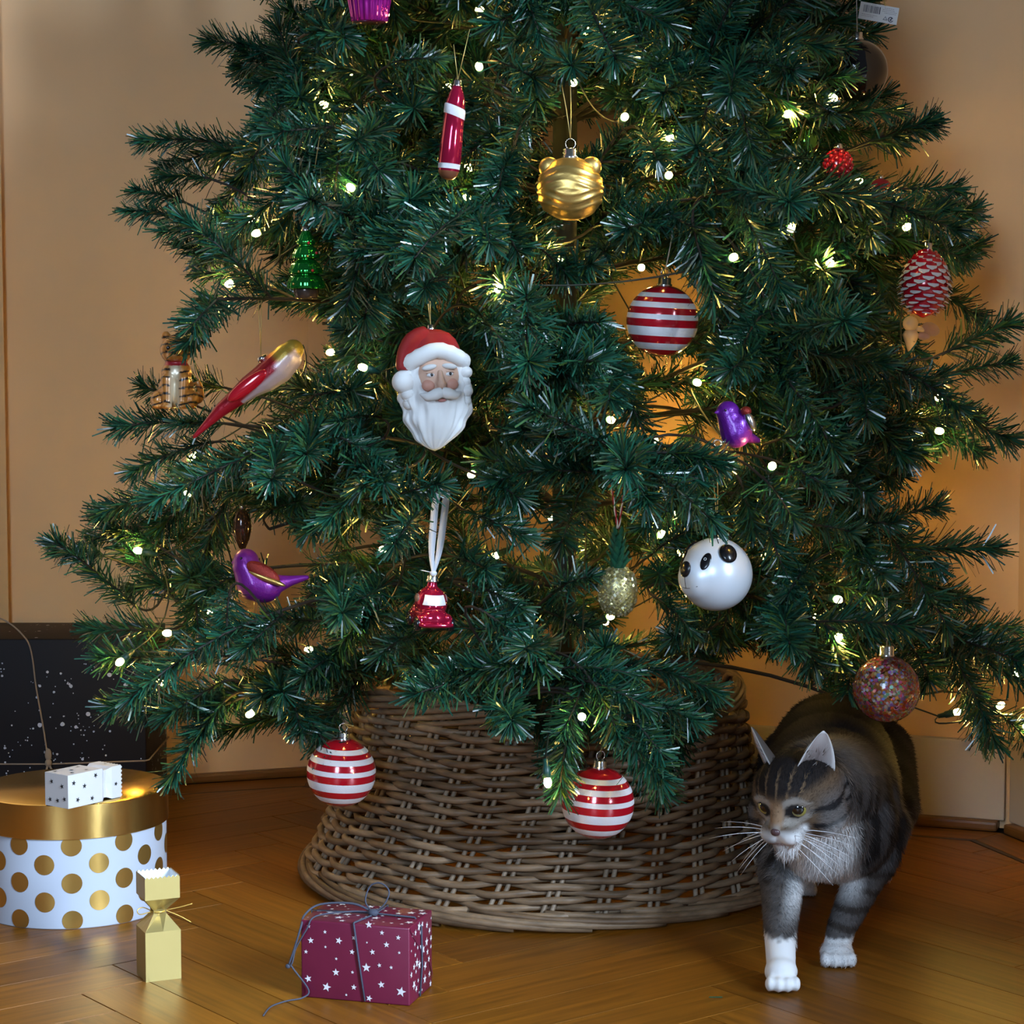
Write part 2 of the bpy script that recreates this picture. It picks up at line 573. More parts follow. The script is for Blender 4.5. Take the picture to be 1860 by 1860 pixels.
# rolled rim: thick rods wound obliquely, one after another
NB = 26
for k in range(NB):
    a0 = 2 * math.pi * k / NB
    mb = MB(); pts, rs = [], []
    for i in range(15):
        t = i / 14
        a = a0 - t * 2 * math.pi / NB * 4.4
        up = math.sin(math.pi * min(1, t * 1.0)) 
        z = 0.226 + 0.034 * (1 - t) ** 1.4 + 0.004 * up
        if t < 0.12: z = 0.236 + 0.030 * (t / 0.12)
        r = 0.2445 + 0.007 * math.sin(math.pi * t) - 0.004 * (1 - t) + 0.006 * t
        pts.append((r * math.cos(a), r * math.sin(a), z))
        rs.append(0.0052 * (1 - 0.45 * t))
    mb.tube(pts, rs, 7)
    obj('rim_rod', mb, M_wil, basket)
for k in range(22):
    a0 = 2 * math.pi * k / 22
    mb = MB(); pts, rs = [], []
    for i in range(15):
        t = i / 14
        a = a0 - t * 2 * math.pi / 22 * 3.6
        z = 0.0065 + 0.017 * t ** 1.2
        r = br(z) + 0.004 + 0.006 * math.sin(math.pi * t)
        pts.append((r * math.cos(a), r * math.sin(a), z)); rs.append(0.0056 * (1 - 0.4 * t))
    mb.tube(pts, rs, 7)
    obj('base_rod', mb, M_wil, basket)

# ================================================================== CHRISTMAS TREE
# ornaments: photo position, depth and half-size (px), used to keep twigs out of them
ORN = dict(
    cup=(671, 5, -0.30, 42), baton=(822, 240, -0.36, 40), goldtiger=(1036, 340, -0.36, 68), ball_top=(1203, 583, -0.33, 72),
    greentree=(556, 480, -0.22, 45), santa=(790, 705, -0.40, 95), redbird=(455, 708, -0.20, 70), tiger=(316, 690, -0.10, 50),
    purple_l=(480, 1045, -0.20, 58), purple_r=(1345, 764, -0.43, 56), pineapple=(1122, 1045, -0.34, 58), panda=(1300, 1040, -0.40, 76),
    car=(782, 1095, -0.38, 52), cone=(1681, 512, -0.14, 62), confetti=(1610, 1250, -0.36, 72), black=(1575, 122, -0.12, 38),
    ball_left=(620, 1403, -0.24, 70), ball_front=(1086, 1457, -0.397, 74), tag=(1595, 24, -0.16, 40), baton_top=(830, 170, -.36, 34), bird_head=(520, 650, -.20, 32), bird_tail=(385, 765, -.20, 28), purple_tail=(540, 1050, -.20, 20), leaves=(1120, 985, -.34, 34), ribbon=(785, 960, -.40, 18), green_ball=(1463, 258, -.16, -8), berry=(1522, 300, -.15, -6), glint=(1600, 336, -.10, -16), drop=(440, 958, -.06, 4), cream=(1670, 600, -0.02, 30))
LED = [  # px, py, depth
 (636, 340, -.26), (847, 360, -.30), (454, 398, -.12), (465, 424, -.13), (416, 516, -.12), (658, 667, -.26), (340, 897, -.12), (303, 1150, -.12), (217, 1203, -.16), (454, 1297, -.20),
 (1135, 212, -.36), (1217, 250, -.30), (1215, 318, -.30), (1165, 486, -.18), (1333, 467, -.42), (1437, 415, -.32), (1508, 478, -.30), (1432, 207, -.26), (1514, 178, -.22), (1267, 695, -.22), (1110, 763, -.22),
 (1403, 846, -.44), (1707, 722, -.12), (1707, 783, -.08), (1523, 1089, -.36), (1524, 1157, -.32), (1202, 970, -.30), (1057, 1302, -.48), (995, 1422, -.50), (905, 525, -.40), (1740, 1293, -.05), (1818, 1281, -.08), (1843, 1226, -.06),
 (856, 862, -.33), (1648, 412, -.10), (718, 985, -.42), (1866, 1322, -.10), (650, 1117, -.24),
 # bulbs buried in the foliage, seen only by their glow
 (588, 190, -.10), (870, 120, -.28), (600, 640, .02), (1700, 470, .02), (860, 700, .05), (1500, 640, .02), (560, 900, .08), (700, 160, .05), (1100, 620, .15), (1190, 800, .30), (1030, 180, .20), (480, 300, .10),
 (940, 270, -.05), (1350, 160, .05), (1560, 330, .0), (520, 640, .22), (640, 1080, .15), (900, 1010, .10), (1100, 1130, .05), (760, 1230, .05), (1250, 1080, .12), (1480, 1120, .10), (350, 830, .05),
 (460, 700, .10), (380, 1110, .08), (560, 1180, .05), (1000, 940, .20), (1450, 300, .15), (770, 420, .10), (930, 560, .15), (1240, 420, .12), (1120, 60, -.15), (700, 30, -.1), (1560, 860, .05), (1390, 1010, .05),
 (250, 1000, -.02), (290, 1240, -.05)]
HOLES = [
    [(430, 590), (500, 556), (590, 566), (600, 612), (555, 645), (480, 606)],
    [(445, 925), (520, 930), (560, 985), (525, 1030), (490, 1015), (450, 985)],
    [(635, 945), (692, 928), (708, 1000), (650, 1015)],
    [(1000, 182), (1012, 230), (985, 268), (972, 250)],
    [(1060, 222), (1112, 243), (1072, 268)],
    [(1135, 745), (1190, 725), (1242, 730), (1235, 778), (1130, 792)],
    [(1128, 495), (1168, 518), (1122, 605), (1115, 570)],
    [(955, 972), (975, 1000), (962, 1045)],
    [(215, 1060), (300, 1090), (318, 1130), (255, 1122)],
    [(290, 1150), (330, 1150), (320, 1185)],
    [(1395, 1160), (1440, 1240), (1450, 1290), (1370, 1330), (1340, 1200)],
    [(1650, 960), (1560, 880), (1640, 870), (1720, 910)],
]
SIL = [(520, -60), (500, 60), (375, 25), (362, 60), (400, 112), (520, 150), (470, 200), (425, 248), (250, 208), (240, 262), (330, 300),
       (242, 300), (226, 370), (290, 440), (345, 500), (322, 600), (300, 640), (270, 690), (228, 690), (185, 755), (210, 850), (165, 890), (90, 950),
       (118, 1010), (190, 1100), (148, 1140), (158, 1250), (195, 1315), (330, 1300), (262, 1405), (330, 1435), (430, 1330),
       (520, 1300), (560, 1385), (650, 1370), (650, 1235), (740, 1245), (760, 1275), (930, 1285), (960, 1300), (940, 1480), (1040, 1490), (1060, 1380), (1235, 1450),
       (1285, 1300), (1340, 1250), (1400, 1165), (1490, 1260), (1550, 1290), (1570, 1180), (1640, 1200), (1770, 1365), (1900, 1400),
       (1900, 1080), (1800, 1055), (1838, 980), (1700, 890), (1640, 850), (1720, 800), (1845, 845), (1880, 740), (1840, 650), (1860, 570),
       (1740, 555), (1795, 480), (1800, 345), (1730, 300), (1715, 195), (1640, 185), (1620, 140), (1640, 60), (1560, 0), (1540, -60)]

needle_ramp = [(0.0, (0.003, 0.024, 0.014)), (0.40, (0.008, 0.070, 0.044)), (0.7, (0.018, 0.084, 0.036)), (1.0, (0.050, 0.080, 0.012))]
M_needle = island_mat('pvc_needles', needle_ramp, rough=0.27, spec=0.8)
M_stem = mat('brown_wire', (0.014, 0.010, 0.006), 0.7)
M_trunk = mat('tree_pole', (0.018, 0.022, 0.012), 0.6)

def needles_on(path, rad0, density, length, seed, fern=0.0, start=0.0, tipfan=True):
    """flat PVC strips along a path (N,3) -> verts, quads (numpy)"""
    r = np.random.default_rng(seed)
    P = np.asarray(path, float)
    seg = np.linalg.norm(np.diff(P, axis=0), axis=1)
    cum = np.concatenate([[0], np.cumsum(seg)]); L = cum[-1]
    n = int(density * L * (1 - start))
    s = (start + (1 - start) * np.sort(r.random(n))) * L
    if tipfan:
        m = int(26); s = np.concatenate([s, L - r.random(m) * 0.012]); n += m
    base = np.stack([np.interp(s, cum, P[:, k]) for k in range(3)], 1)
    idx = np.clip(np.searchsorted(cum, s) - 1, 0, len(seg) - 1)
    T = (P[1:] - P[:-1])[idx]; T /= np.linalg.norm(T, axis=1, keepdims=True)
    upv = np.tile(np.array([0.0, 0.0, 1.0]), (n, 1)); bad = np.abs((T * upv).sum(1)) > 0.95
    upv[bad] = (1, 0, 0)
    A = np.cross(T, upv); A /= np.linalg.norm(A, axis=1, keepdims=True)
    B = np.cross(A, T)
    az = r.random(n) * 2 * np.pi
    if fern:
        side = np.where(r.random(n) < 0.5, 0, np.pi)
        az = np.where(r.random(n) < fern, side + r.normal(0, 0.42, n), az)
    rad = np.cos(az)[:, None] * A + np.sin(az)[:, None] * B
    tilt = np.radians(r.normal(55, 10, n))
    near_tip = np.clip(1 - (L - s) / 0.03, 0, 1)
    tilt *= (1 - 0.55 * near_tip * r.random(n))
    D = T * np.cos(tilt)[:, None] + rad * np.sin(tilt)[:, None]
    ln = length * r.normal(1.0, 0.16, n).clip(0.55, 1.4) * (1 - 0.15 * near_tip)
    w = 0.00098 * r.normal(1, 0.15, n).clip(0.6, 1.5)
    # strip width direction: random roll around the needle
    W = np.cross(D, rad * np.cos(tilt)[:, None] - T * np.sin(tilt)[:, None])
    N2 = np.cross(W, D)
    roll = r.normal(0, 0.7, n)
    Wd = W * np.cos(roll)[:, None] + N2 * np.sin(roll)[:, None]
    Wd /= np.linalg.norm(Wd, axis=1, keepdims=True)
    curl = (r.normal(0, 0.10, n) * ln)[:, None] * np.cross(Wd, D) + (r.normal(0.0, 0.06, n) * ln)[:, None] * rad
    p0 = base + rad * rad0
    p1 = base + D * (ln * 0.55)[:, None] + curl * 0.35
    p2 = base + D * ln[:, None] + curl
    w = w[:, None]
    V = np.stack([p0 - Wd * w * 0.6, p0 + Wd * w * 0.6, p1 + Wd * w, p1 - Wd * w, p2 + Wd * w * 0.8, p2 - Wd * w * 0.8], 1).reshape(-1, 3)
    o = (np.arange(n) * 6)[:, None]
    Q = np.concatenate([o + np.array([0, 1, 2, 3]), o + np.array([3, 2, 4, 5])], 1).reshape(-1, 4)
    return V, Q

def np_tube(path, radii, n=5):
    mb = MB(); mb.tube(path, radii, n)
    V = np.array([tuple(v) for v in mb.v])
    Q = np.array([f for f in mb.f if len(f) == 4] , int)
    return V, Q

def twig_geo(L, seed, fern):
    r = np.random.default_rng(seed + 999)
    t = np.linspace(0, 1, 9)
    bend = r.normal(-0.10, 0.07) * L; side = r.normal(0, 0.06) * L
    P = np.stack([t * L, side * t ** 2, bend * t ** 2], 1)
    V, Q = needles_on(P, 0.0012, 2400, 0.0300, seed, fern, 0.02)
    Vt, Qt = np_tube([tuple(p) for p in P], list(np.linspace(0.0019, 0.0011, 9)), 5)
    mi = np.concatenate([np.zeros(len(Q), int), np.ones(len(Qt), int)])
    return np.concatenate([V, Vt]), np.concatenate([Q, Qt + len(V)]), mi

TW = []     # variants: (length, V, Q, mi, mesh)
for L in (0.085, 0.115, 0.145, 0.18):
    for sd in range(4):
        V, Q, mi = twig_geo(L, int(L * 1000) * 10 + sd, 0.55 if sd % 2 else 0.15)
        TW.append([L, V, Q, mi, None])
def twig_mesh(i):
    if TW[i][4] is None:
        TW[i][4] = np_mesh('twig', TW[i][1], TW[i][2], [M_needle, M_stem], True, TW[i][3])
    return TW[i][4]

def frame_x(p0, d, roll):
    x = Vector(d).normalized()
    up = Vector((0, 0, 1))
    if abs(x.z) > 0.93: up = Vector((0, 1, 0))
    y = up.cross(x).normalized(); z = x.cross(y)
    q = Matrix.Rotation(roll, 3, x)
    y, z = q @ y, q @ z
    M = Matrix((x, y, z)).transposed().to_4x4()
    M.translation = p0
    return M

TREE_O = Vector((TX + 0.02, 0, 0))
def clear_view(pts, margin_hole=16, hard=True):
    """layout rule: twigs stay inside the crown, out of its gaps and off the ornaments"""
    pr = proj(pts)
    for (x, y, d), w in zip(pr, pts):
        for cp, dd_ in ((C1, dl), (C1, db), (C2, dr)):
            if (Vector(w) - cp).dot(Vector((dd_.y, -dd_.x, 0))) < .045: return False
        if hard:
            for lx_, ly_, lY in LED[:38]:
                if abs(x - lx_) < 26 and abs(y - ly_) < 26 and d < lY - CAM.y + .02: return False
        if -60 < y < 1860 and -40 < x < 1900:
            if not in_poly(x, y, SIL): return False
            for h in HOLES:
                cx = sum(p[0] for p in h) / len(h); cy = sum(p[1] for p in h) / len(h)
                if abs(x - cx) < 120 and abs(y - cy) < 120:
                    hh = [(cx + (px - cx) * 1.32, cy + (py - cy) * 1.32) for px, py in h]
                    if in_poly(x, y, hh): return False
            for (ox, oy, oY, orr) in ORN.values():
                od = (oY - CAM.y)
                if d < od + 0.07 and abs(x - ox) < orr + 46 and abs(y - oy) < orr + 46:
                    if math.hypot(x - ox, y - oy) < orr + (42 if hard else 20): return False
    return True

def orn_clear(pts, pad=10):
    pr = proj(pts)
    for x, y, d in pr:
        for (ox, oy, oY, orr) in ORN.values():
            if d < oY - CAM.y + 0.07 and math.hypot(x - ox, y - oy) < orr + pad: return False
    return True
twigs = []      # (Matrix, variant, branch id)
branches = []   # list of dict(path=[...], segs=[...])
def pick_variant(L, rnd):
    k = min(range(4), key=lambda i: abs((0.085, 0.115, 0.145, 0.18)[i] - L))
    return k * 4 + rnd.randrange(4)

R1 = random.Random(5)
def crown_r(z):
    return float(np.interp(z, [0.12, 0.25, 0.45, 0.7, 0.92, 1.1, 1.35], [0.50, 0.57, 0.62, 0.58, 0.53, 0.45, 0.33]))
tier_z = [0.30, 0.40, 0.50, 0.60, 0.70, 0.80, 0.90, 1.00, 1.10, 1.20, 1.30]
for ti, z0 in enumerate(tier_z):
    nb = 9 if z0 < 1.05 else 8
    for b in range(nb):
        R1 = random.Random(1000 * ti + b)
        az = 2 * math.pi * (b + 0.5 * (ti % 2)) / nb + R1.uniform(-0.14, 0.14)
        Rr = crown_r(z0) * R1.uniform(0.86, 1.02) - 0.10
        rise = R1.uniform(-0.10, 0.10) - (0.12 if ti == 0 else 0.05 if ti == 1 else 0.0)
        d = Vector((math.cos(az), math.sin(az), 0))
        if d.y > 0.35: Rr = min(Rr, 0.40)                       # the walls stand close behind
        start = TREE_O + Vector((0, 0, z0 - 0.03))
        end = TREE_O + d * Rr + Vector((0, 0, z0 + rise))
        mid = TREE_O + d * Rr * 0.55 + Vector((0, 0, z0 + rise * 0.3 + 0.04))
        path = bez(start, mid, end, 10)
        bi = len(branches)
        kc = 9
        for k_ in range(1, 10):
            if not orn_clear([path[k_], path[k_ - 1].lerp(path[k_], .5)]): kc = k_ - 1; break
        branches.append(dict(path=path, segs=[], n=0, maxf=0.0, kc=kc))
        spots = [(1.0, 0, 0)]
        for f in (0.40, 0.55, 0.70, 0.84, 0.94):
            sgn = 1
            for s_ in (-1, 1):
                spots.append((f + R1.uniform(-.04, .04), s_ * math.radians(R1.uniform(32, 58)), R1.uniform(-0.35, 0.45)))
            if R1.random() < 0.6: spots.append((f + R1.uniform(-.05, .05), R1.uniform(-.4, .4), R1.choice((0.9, -0.7)) * R1.uniform(.7, 1.1)))
        for f, ya, pa in spots:
            f = min(f, 1.0)
            if f * 9 > kc: continue
            i = f * 9; i0 = int(min(i, 8)); p = path[i0].lerp(path[i0 + 1], i - i0)
            t = (path[i0 + 1] - path[i0]).normalized()
            side = Vector((0, 0, 1)).cross(t).normalized(); upd = t.cross(side)
            dd = (t * math.cos(ya) + side * math.sin(ya)) * math.cos(pa) + upd * math.sin(pa)
            dd.z -= 0.08
            dd.normalize()
            L = R1.choice((0.115, 0.145, 0.145, 0.18)) * (1.0 if f > .6 else 0.9)
            for att in range(3):
                v = pick_variant(L, R1); L = TW[v][0]
                pts = [p + dd * (L * u) for u in (0.08, 0.35, 0.65, 1.0)] + [p + dd * (L + 0.012)]
                if max(q_.y for q_ in pts) > 0.47: break
                if clear_view(pts):
                    twigs.append((frame_x(p, dd, R1.uniform(-0.7, 0.7)), v, bi)); branches[bi]['n'] += 1; branches[bi]['maxf'] = max(branches[bi]['maxf'], f)
                    break
                dd = (dd + Vector((R1.uniform(-.5, .5), R1.uniform(-.5, .5), R1.uniform(-.5, .5)))).normalized(); L *= 0.8

# twigs read off one by one: base px, tip px, base depth, tip depth
HAND = [
 # left outline
 (545, 115, 372, 42, .00, -.03), (520, 140, 440, 85, .0, -.02), (430, 268, 248, 224, .02, -.02), (500, 290, 400, 255, .0, 0), (345, 372, 238, 322, .0, -.03), (330, 400, 232, 360, -.03, -.06),
 (400, 330, 300, 300, .0, .0), (410, 430, 280, 400, -.05, -.08), (400, 470, 330, 440, -.02, -.04), (430, 500, 372, 480, -.1, -.1), (420, 525, 330, 640, -.12, -.15), (380, 560, 345, 590, -.1, -.12),
 (345, 765, 196, 768, -.05, -.1), (350, 735, 250, 695, .02, 0), (400, 800, 215, 835, -.05, -.1), (420, 770, 300, 760, -.12, -.16), (385, 700, 330, 690, .03, .03),
 (370, 890, 165, 895, -.05, -.1), (330, 930, 190, 905, 0, -.02), (260, 1115, 98, 958, -.02, -.08), (190, 1010, 120, 985, -.02, -.05), (335, 1110, 180, 925, .02, .0), (300, 1000, 210, 940, 0, 0),
 (320, 1145, 152, 1140, -.05, -.1), (310, 1195, 170, 1190, -.08, -.14), (340, 1260, 192, 1285, -.1, -.18), (420, 1230, 290, 1300, -.15, -.22), (420, 1260, 285, 1415, -.18, -.24), (440, 1255, 330, 1330, -.15, -.2),
 (540, 1270, 610, 1375, -.2, -.27), (520, 1240, 560, 1340, -.2, -.25), (480, 1200, 360, 1180, -.2, -.26), (560, 1200, 640, 1260, -.1, -.1), (500, 1150, 400, 1110, -.2, -.25), (600, 1130, 480, 1120, -.2, -.24),
 # right outline
 (1480, 40, 1600, -20, .0, .0), (1470, 85, 1600, 35, -.02, .0), (1440, 150, 1535, 130, -.16, -.2), (1490, 215, 1640, 175, -.10, -.12), (1440, 90, 1540, 75, -.14, -.18), (1560, 265, 1705, 205, -.02, -.04), (1620, 250, 1690, 225, -.02, -.02),
 (1600, 345, 1755, 335, -.05, -.08), (1640, 410, 1785, 372, -.02, -.05), (1670, 440, 1775, 475, .0, -.03), (1700, 650, 1845, 570, -.02, -.05), (1720, 680, 1850, 650, .0, -.02), (1700, 745, 1855, 800, -.05, -.1),
 (1660, 720, 1790, 760, -.08, -.1), (1690, 770, 1800, 825, -.03, -.03), (1560, 880, 1640, 850, -.1, -.15), (1640, 1000, 1815, 985, -.15, -.2), (1600, 950, 1720, 905, -.1, -.14), (1650, 1060, 1790, 1075, -.12, -.16),
 (1720, 1140, 1855, 1132, -.02, -.03), (1660, 1180, 1800, 1240, -.02, -.05), (1740, 1240, 1800, 1355, -.05, -.1), (1810, 1290, 1880, 1350, -.08, -.12), (1730, 1190, 1875, 1210, .0, .0), (1640, 1130, 1740, 1160, -.05, -.05),
 (1600, 600, 1690, 640, 0, 0), (1560, 1010, 1650, 1050, -.2, -.26),
 # front, upper
 (560, 60, 640, 40, -.2, -.3), (520, 180, 480, 230, -.15, -.2), (620, 230, 500, 235, -.2, -.28), (560, 130, 500, 170, -.1, -.15), (700, 120, 800, 80, -.25, -.3), (960, 40, 900, 20, -.2, -.28),
 (900, 110, 990, 140, -.3, -.38), (1010, 130, 1040, 75, -.3, -.42), (1110, 60, 1150, 100, -.25, -.3), (1180, 140, 1260, 95, -.25, -.33), (1330, 60, 1290, 20, -.2, -.28), (1400, 100, 1340, 130, -.22, -.3),
 (830, 465, 612, 362, -.28, -.36), (700, 400, 640, 430, -.3, -.36), (830, 480, 690, 470, -.28, -.36), (860, 450, 760, 400, -.28, -.34), (800, 490, 770, 520, -.38, -.46), (900, 500, 945, 550, -.36, -.44), (880, 520, 1000, 590, -.32, -.4),
 (870, 330, 780, 350, -.25, -.3), (960, 300, 900, 240, -.2, -.24), (740, 300, 650, 270, -.2, -.26), (1000, 500, 1090, 470, -.28, -.33), (1080, 410, 1130, 360, -.3, -.33),
 (1100, 385, 1215, 395, -.33, -.38), (1170, 380, 1290, 400, -.34, -.40), (1255, 385, 1285, 560, -.38, -.43), (1330, 440, 1440, 600, -.32, -.40), (1310, 530, 1400, 640, -.34, -.40), (1400, 560, 1330, 610, -.36, -.44),
 (1300, 320, 1390, 300, -.28, -.34), (1420, 330, 1530, 340, -.25, -.33), (1380, 210, 1300, 240, -.25, -.3), (1440, 170, 1530, 190, -.2, -.28), (1490, 300, 1420, 260, -.24, -.3), (1560, 400, 1500, 470, -.2, -.28), (1540, 480, 1470, 520, -.22, -.3),
 (1600, 540, 1530, 560, -.15, -.22), (1480, 600, 1560, 640, -.2, -.24), (1200, 280, 1260, 240, -.25, -.33), (1160, 230, 1205, 290, -.3, -.36),
 # front, middle
 (860, 560, 940, 640, -.36, -.44), (1010, 600, 1090, 560, -.3, -.36), (930, 690, 1000, 750, -.25, -.28), (1040, 690, 1110, 650, -.2, -.25), (690, 620, 630, 590, -.22, -.28), (560, 720, 660, 700, -.25, -.33),
 (590, 780, 690, 830, -.36, -.42), (640, 840, 720, 880, -.38, -.44), (700, 760, 600, 740, -.34, -.4), (740, 850, 640, 860, -.36, -.44), (520, 800, 600, 830, -.25, -.3), (700, 905, 820, 870, -.40, -.46), (760, 930, 710, 990, -.42, -.5),
 (860, 860, 960, 900, -.40, -.46), (850, 930, 950, 960, -.38, -.46), (820, 1010, 900, 1030, -.34, -.4), (900, 780, 1000, 800, -.36, -.4), (980, 830, 1110, 830, -.40, -.42), (1080, 835, 1210, 830, -.42, -.44), (1180, 835, 1325, 835, -.43, -.46),
 (1100, 860, 990, 850, -.41, -.44), (1435, 805, 1415, 655, -.36, -.38), (1440, 700, 1405, 640, -.36, -.38), (1090, 818, 1225, 818, -.45, -.46), (1200, 822, 1330, 826, -.46, -.47), (1140, 850, 1290, 850, -.45, -.47), (1400, 800, 1540, 770, -.38, -.44), (1420, 840, 1510, 880, -.40, -.46), (1380, 860, 1460, 950, -.40, -.46), (1500, 850, 1600, 900, -.33, -.38),
 (1390, 930, 1420, 1070, -.36, -.38), (1340, 860, 1380, 970, -.38, -.40), (1230, 900, 1180, 950, -.30, -.33), (1470, 720, 1560, 700, -.25, -.3), (1560, 780, 1640, 760, -.2, -.22), (1450, 950, 1560, 960, -.36, -.4), (1530, 960, 1630, 930, -.32, -.36),
 (1490, 1050, 1400, 1150, -.36, -.44), (1480, 1020, 1420, 1060, -.36, -.42), (1500, 1060, 1620, 1080, -.3, -.36), (1560, 1100, 1640, 1130, -.28, -.32), (1500, 1100, 1520, 1230, -.30, -.32), (1560, 1150, 1530, 1270, -.26, -.27), (1420, 1130, 1480, 1240, -.2, -.2), (1540, 1000, 1600, 1030, -.33, -.4),
 # front, lower
 (480, 930, 560, 900, -.15, -.2), (560, 1080, 640, 1040, -.15, -.2), (600, 1100, 690, 1110, -.22, -.3), (420, 1060, 400, 1150, -.25, -.33), (520, 1110, 440, 1180, -.28, -.36), (620, 1180, 540, 1230, -.22, -.28), (850, 1060, 960, 1090, -.36, -.42), (860, 1100, 1010, 1190, -.40, -.46),
 (1000, 1080, 1060, 1030, -.3, -.34), (1180, 1080, 1270, 1130, -.28, -.32), (1180, 1010, 1230, 960, -.3, -.34), (1010, 1210, 900, 1180, -.42, -.48), (1000, 1225, 850, 1210, -.42, -.48), (900, 1220, 755, 1235, -.44, -.48), (990, 1180, 950, 1150, -.45, -.53),
 (1010, 1215, 1160, 1200, -.42, -.46), (1120, 1205, 1320, 1220, -.42, -.47), (1060, 1235, 1190, 1270, -.44, -.5), (1160, 1265, 1275, 1300, -.46, -.5), (1060, 1240, 1030, 1330, -.44, -.47), (1045, 1300, 990, 1450, -.45, -.48), (1090, 1260, 1130, 1330, -.46, -.48), (1110, 1300, 1225, 1430, -.46, -.5), (1130, 1290, 1200, 1350, -.46, -.5),
 (760, 1150, 680, 1170, -.3, -.36), (1300, 1140, 1220, 1160, -.25, -.3), (700, 1060, 660, 1090, -.28, -.33),
]
hand_n = 0
R1 = random.Random(5)
for (x0, y0, x1, y1, Y0, Y1) in HAND:
    a, b = at(x0, y0, Y0), at(x1, y1, Y1)
    L = (b - a).length
    ds = (b - a).normalized()
    a = b - ds * max(L * 0.93, 0.06) - ds * 0.0
    # nearest branch point, else the pole
    cand = []
    for bi, B in enumerate(branches):
        for k, p in enumerate(B['path']):
            if k < 2 or k > B['kc']: continue
            dist = math.sqrt((p.x - a.x) ** 2 + (p.y - a.y) ** 2 + 6 * (p.z - a.z) ** 2) - 0.35 * max(0, ds.dot((a - p).normalized()) if (a - p).length > 1e-6 else 0) * (p - a).length
            cand.append((dist, bi, k))
    cand.sort()
    best = cand[0]
    for cnd in cand[:160]:
        pc = branches[cnd[1]]['path'][cnd[2]]
        if orn_clear(bez(pc, a - ds * min(0.10, (pc - a).length * .6), a + ds * 0.01, 9), 6): best = cnd; break
    _, bi, k = best
    p = branches[bi]['path'][k]
    branches[bi]['maxf'] = max(branches[bi]['maxf'], k / 9)
    hp = [a.lerp(b, u) for u in (.1, .4, .7, 1)]
    if not clear_view(hp, hard=False): print('HANDBLOCK', x0, y0, x1, y1)
    if (p - a).length > 0.01:
        branches[bi]['segs'].append(bez(p, a - ds * min(0.10, (p - a).length * .6), a + ds * 0.01, 7))
    n_piece = max(1, int(math.ceil((b - a).length / 0.19)))
    for s in range(n_piece):
        q0 = a.lerp(b, s / n_piece); q1 = a.lerp(b, (s + 1) / n_piece)
        LL = (q1 - q0).length - 0.012
        v = pick_variant(LL, R1)
        M = frame_x(q0, q1 - q0, R1.uniform(-0.5, 0.5))
        sc = min(1.25, max(0.75, LL / TW[v][0]))
        M = M @ Matrix.Diagonal((sc, min(1.1, max(.92, sc)), min(1.1, max(.92, sc)), 1))
        twigs.append((M, v, bi)); hand_n += 1
hand_from = len(twigs) - hand_n

tree = empty('christmas_tree', TREE_O, 'green artificial Christmas tree hung with ornaments and warm lights', 'tree')
mb = MB()
mb.tube([(0, 0, z) for z in np.linspace(0.02, 1.6, 12)], 0.016, 12)
obj('trunk', mb, M_trunk, tree)
# largest-looking 290 twigs are sub-parts of their branch, the rest is the inner foliage
score = []
for i, (M, v, bi) in enumerate(twigs):
    c = M @ Vector((TW[v][0] * .5, 0, 0))
    pr = proj([c])[0]
    vis = (-40 < pr[0] < 1900) and (-60 < pr[1] < 1700)
    score.append(((0 if vis else 5) + pr[2] - (0.35 if i >= hand_from else 0), i))
score.sort()
shown = set(i for _, i in score[:290])
inv = Matrix.Translation(-TREE_O)
bobs = []
for bi, B in enumerate(branches):
    if B['n'] == 0 and not B['segs']:
        bobs.append(None); continue
    kmax = max(2, int(math.ceil(B['maxf'] * 9)))
    path = [p - TREE_O for p in B['path'][:kmax + 1]]
    Vs, Qs, ms = [], [], []
    off = 0
    V, Q = np_tube(path, list(np.linspace(0.0034, 0.0022, len(path))), 6)
    Vs.append(V); Qs.append(Q); ms.append(np.ones(len(Q), int)); off += len(V)
    if B['n'] > 2:
        V, Q = needles_on([tuple(p) for p in path], 0.002, 1150, 0.026, 4000 + bi, 0.0, 0.25, False)
        ck = [clear_view([p + TREE_O]) for p in path]
        seg_i = np.argmin(np.linalg.norm(V.reshape(-1, 6, 3)[:, 0][:, None] - np.array([tuple(p) for p in path])[None], axis=2), 1)
        good = np.array(ck)[seg_i]
        V = V.reshape(-1, 6, 3)[good].reshape(-1, 3); Q = Q[:len(V) // 3]; nq = len(V) // 6
        o_ = (np.arange(nq) * 6)[:, None]
        Q = np.concatenate([o_ + np.array([0, 1, 2, 3]), o_ + np.array([3, 2, 4, 5])], 1).reshape(-1, 4)
        Vs.append(V); Qs.append(Q + off); ms.append(np.zeros(len(Q), int)); off += len(V)
    for sgm in B['segs']:
        pp = [p - TREE_O for p in sgm]
        V, Q = np_tube(pp, [0.0017] * len(pp), 5)
        Vs.append(V); Qs.append(Q + off); ms.append(np.ones(len(Q), int)); off += len(V)
    me = np_mesh('branch', np.concatenate(Vs), np.concatenate(Qs), [M_needle, M_stem], True, np.concatenate(ms))
    bobs.append(link('branch', me, tree))
inner = [[], [], [], 0]
for i, (M, v, bi) in enumerate(twigs):
    if i in shown and bobs[bi] is not None:
        o = link('twig', twig_mesh(v), bobs[bi])
        o.matrix_local = inv @ M
    else:
        A = np.array(inv @ M)
        V = TW[v][1] @ A[:3, :3].T + A[:3, 3]
        inner[0].append(V); inner[1].append(TW[v][2] + inner[3]); inner[2].append(TW[v][3]); inner[3] += len(V)
if inner[0]:
    me = np_mesh('inner_foliage', np.concatenate(inner[0]), np.concatenate(inner[1]), [M_needle, M_stem], True, np.concatenate(inner[2]))
    link('inner_foliage', me, tree, kind='stuff')
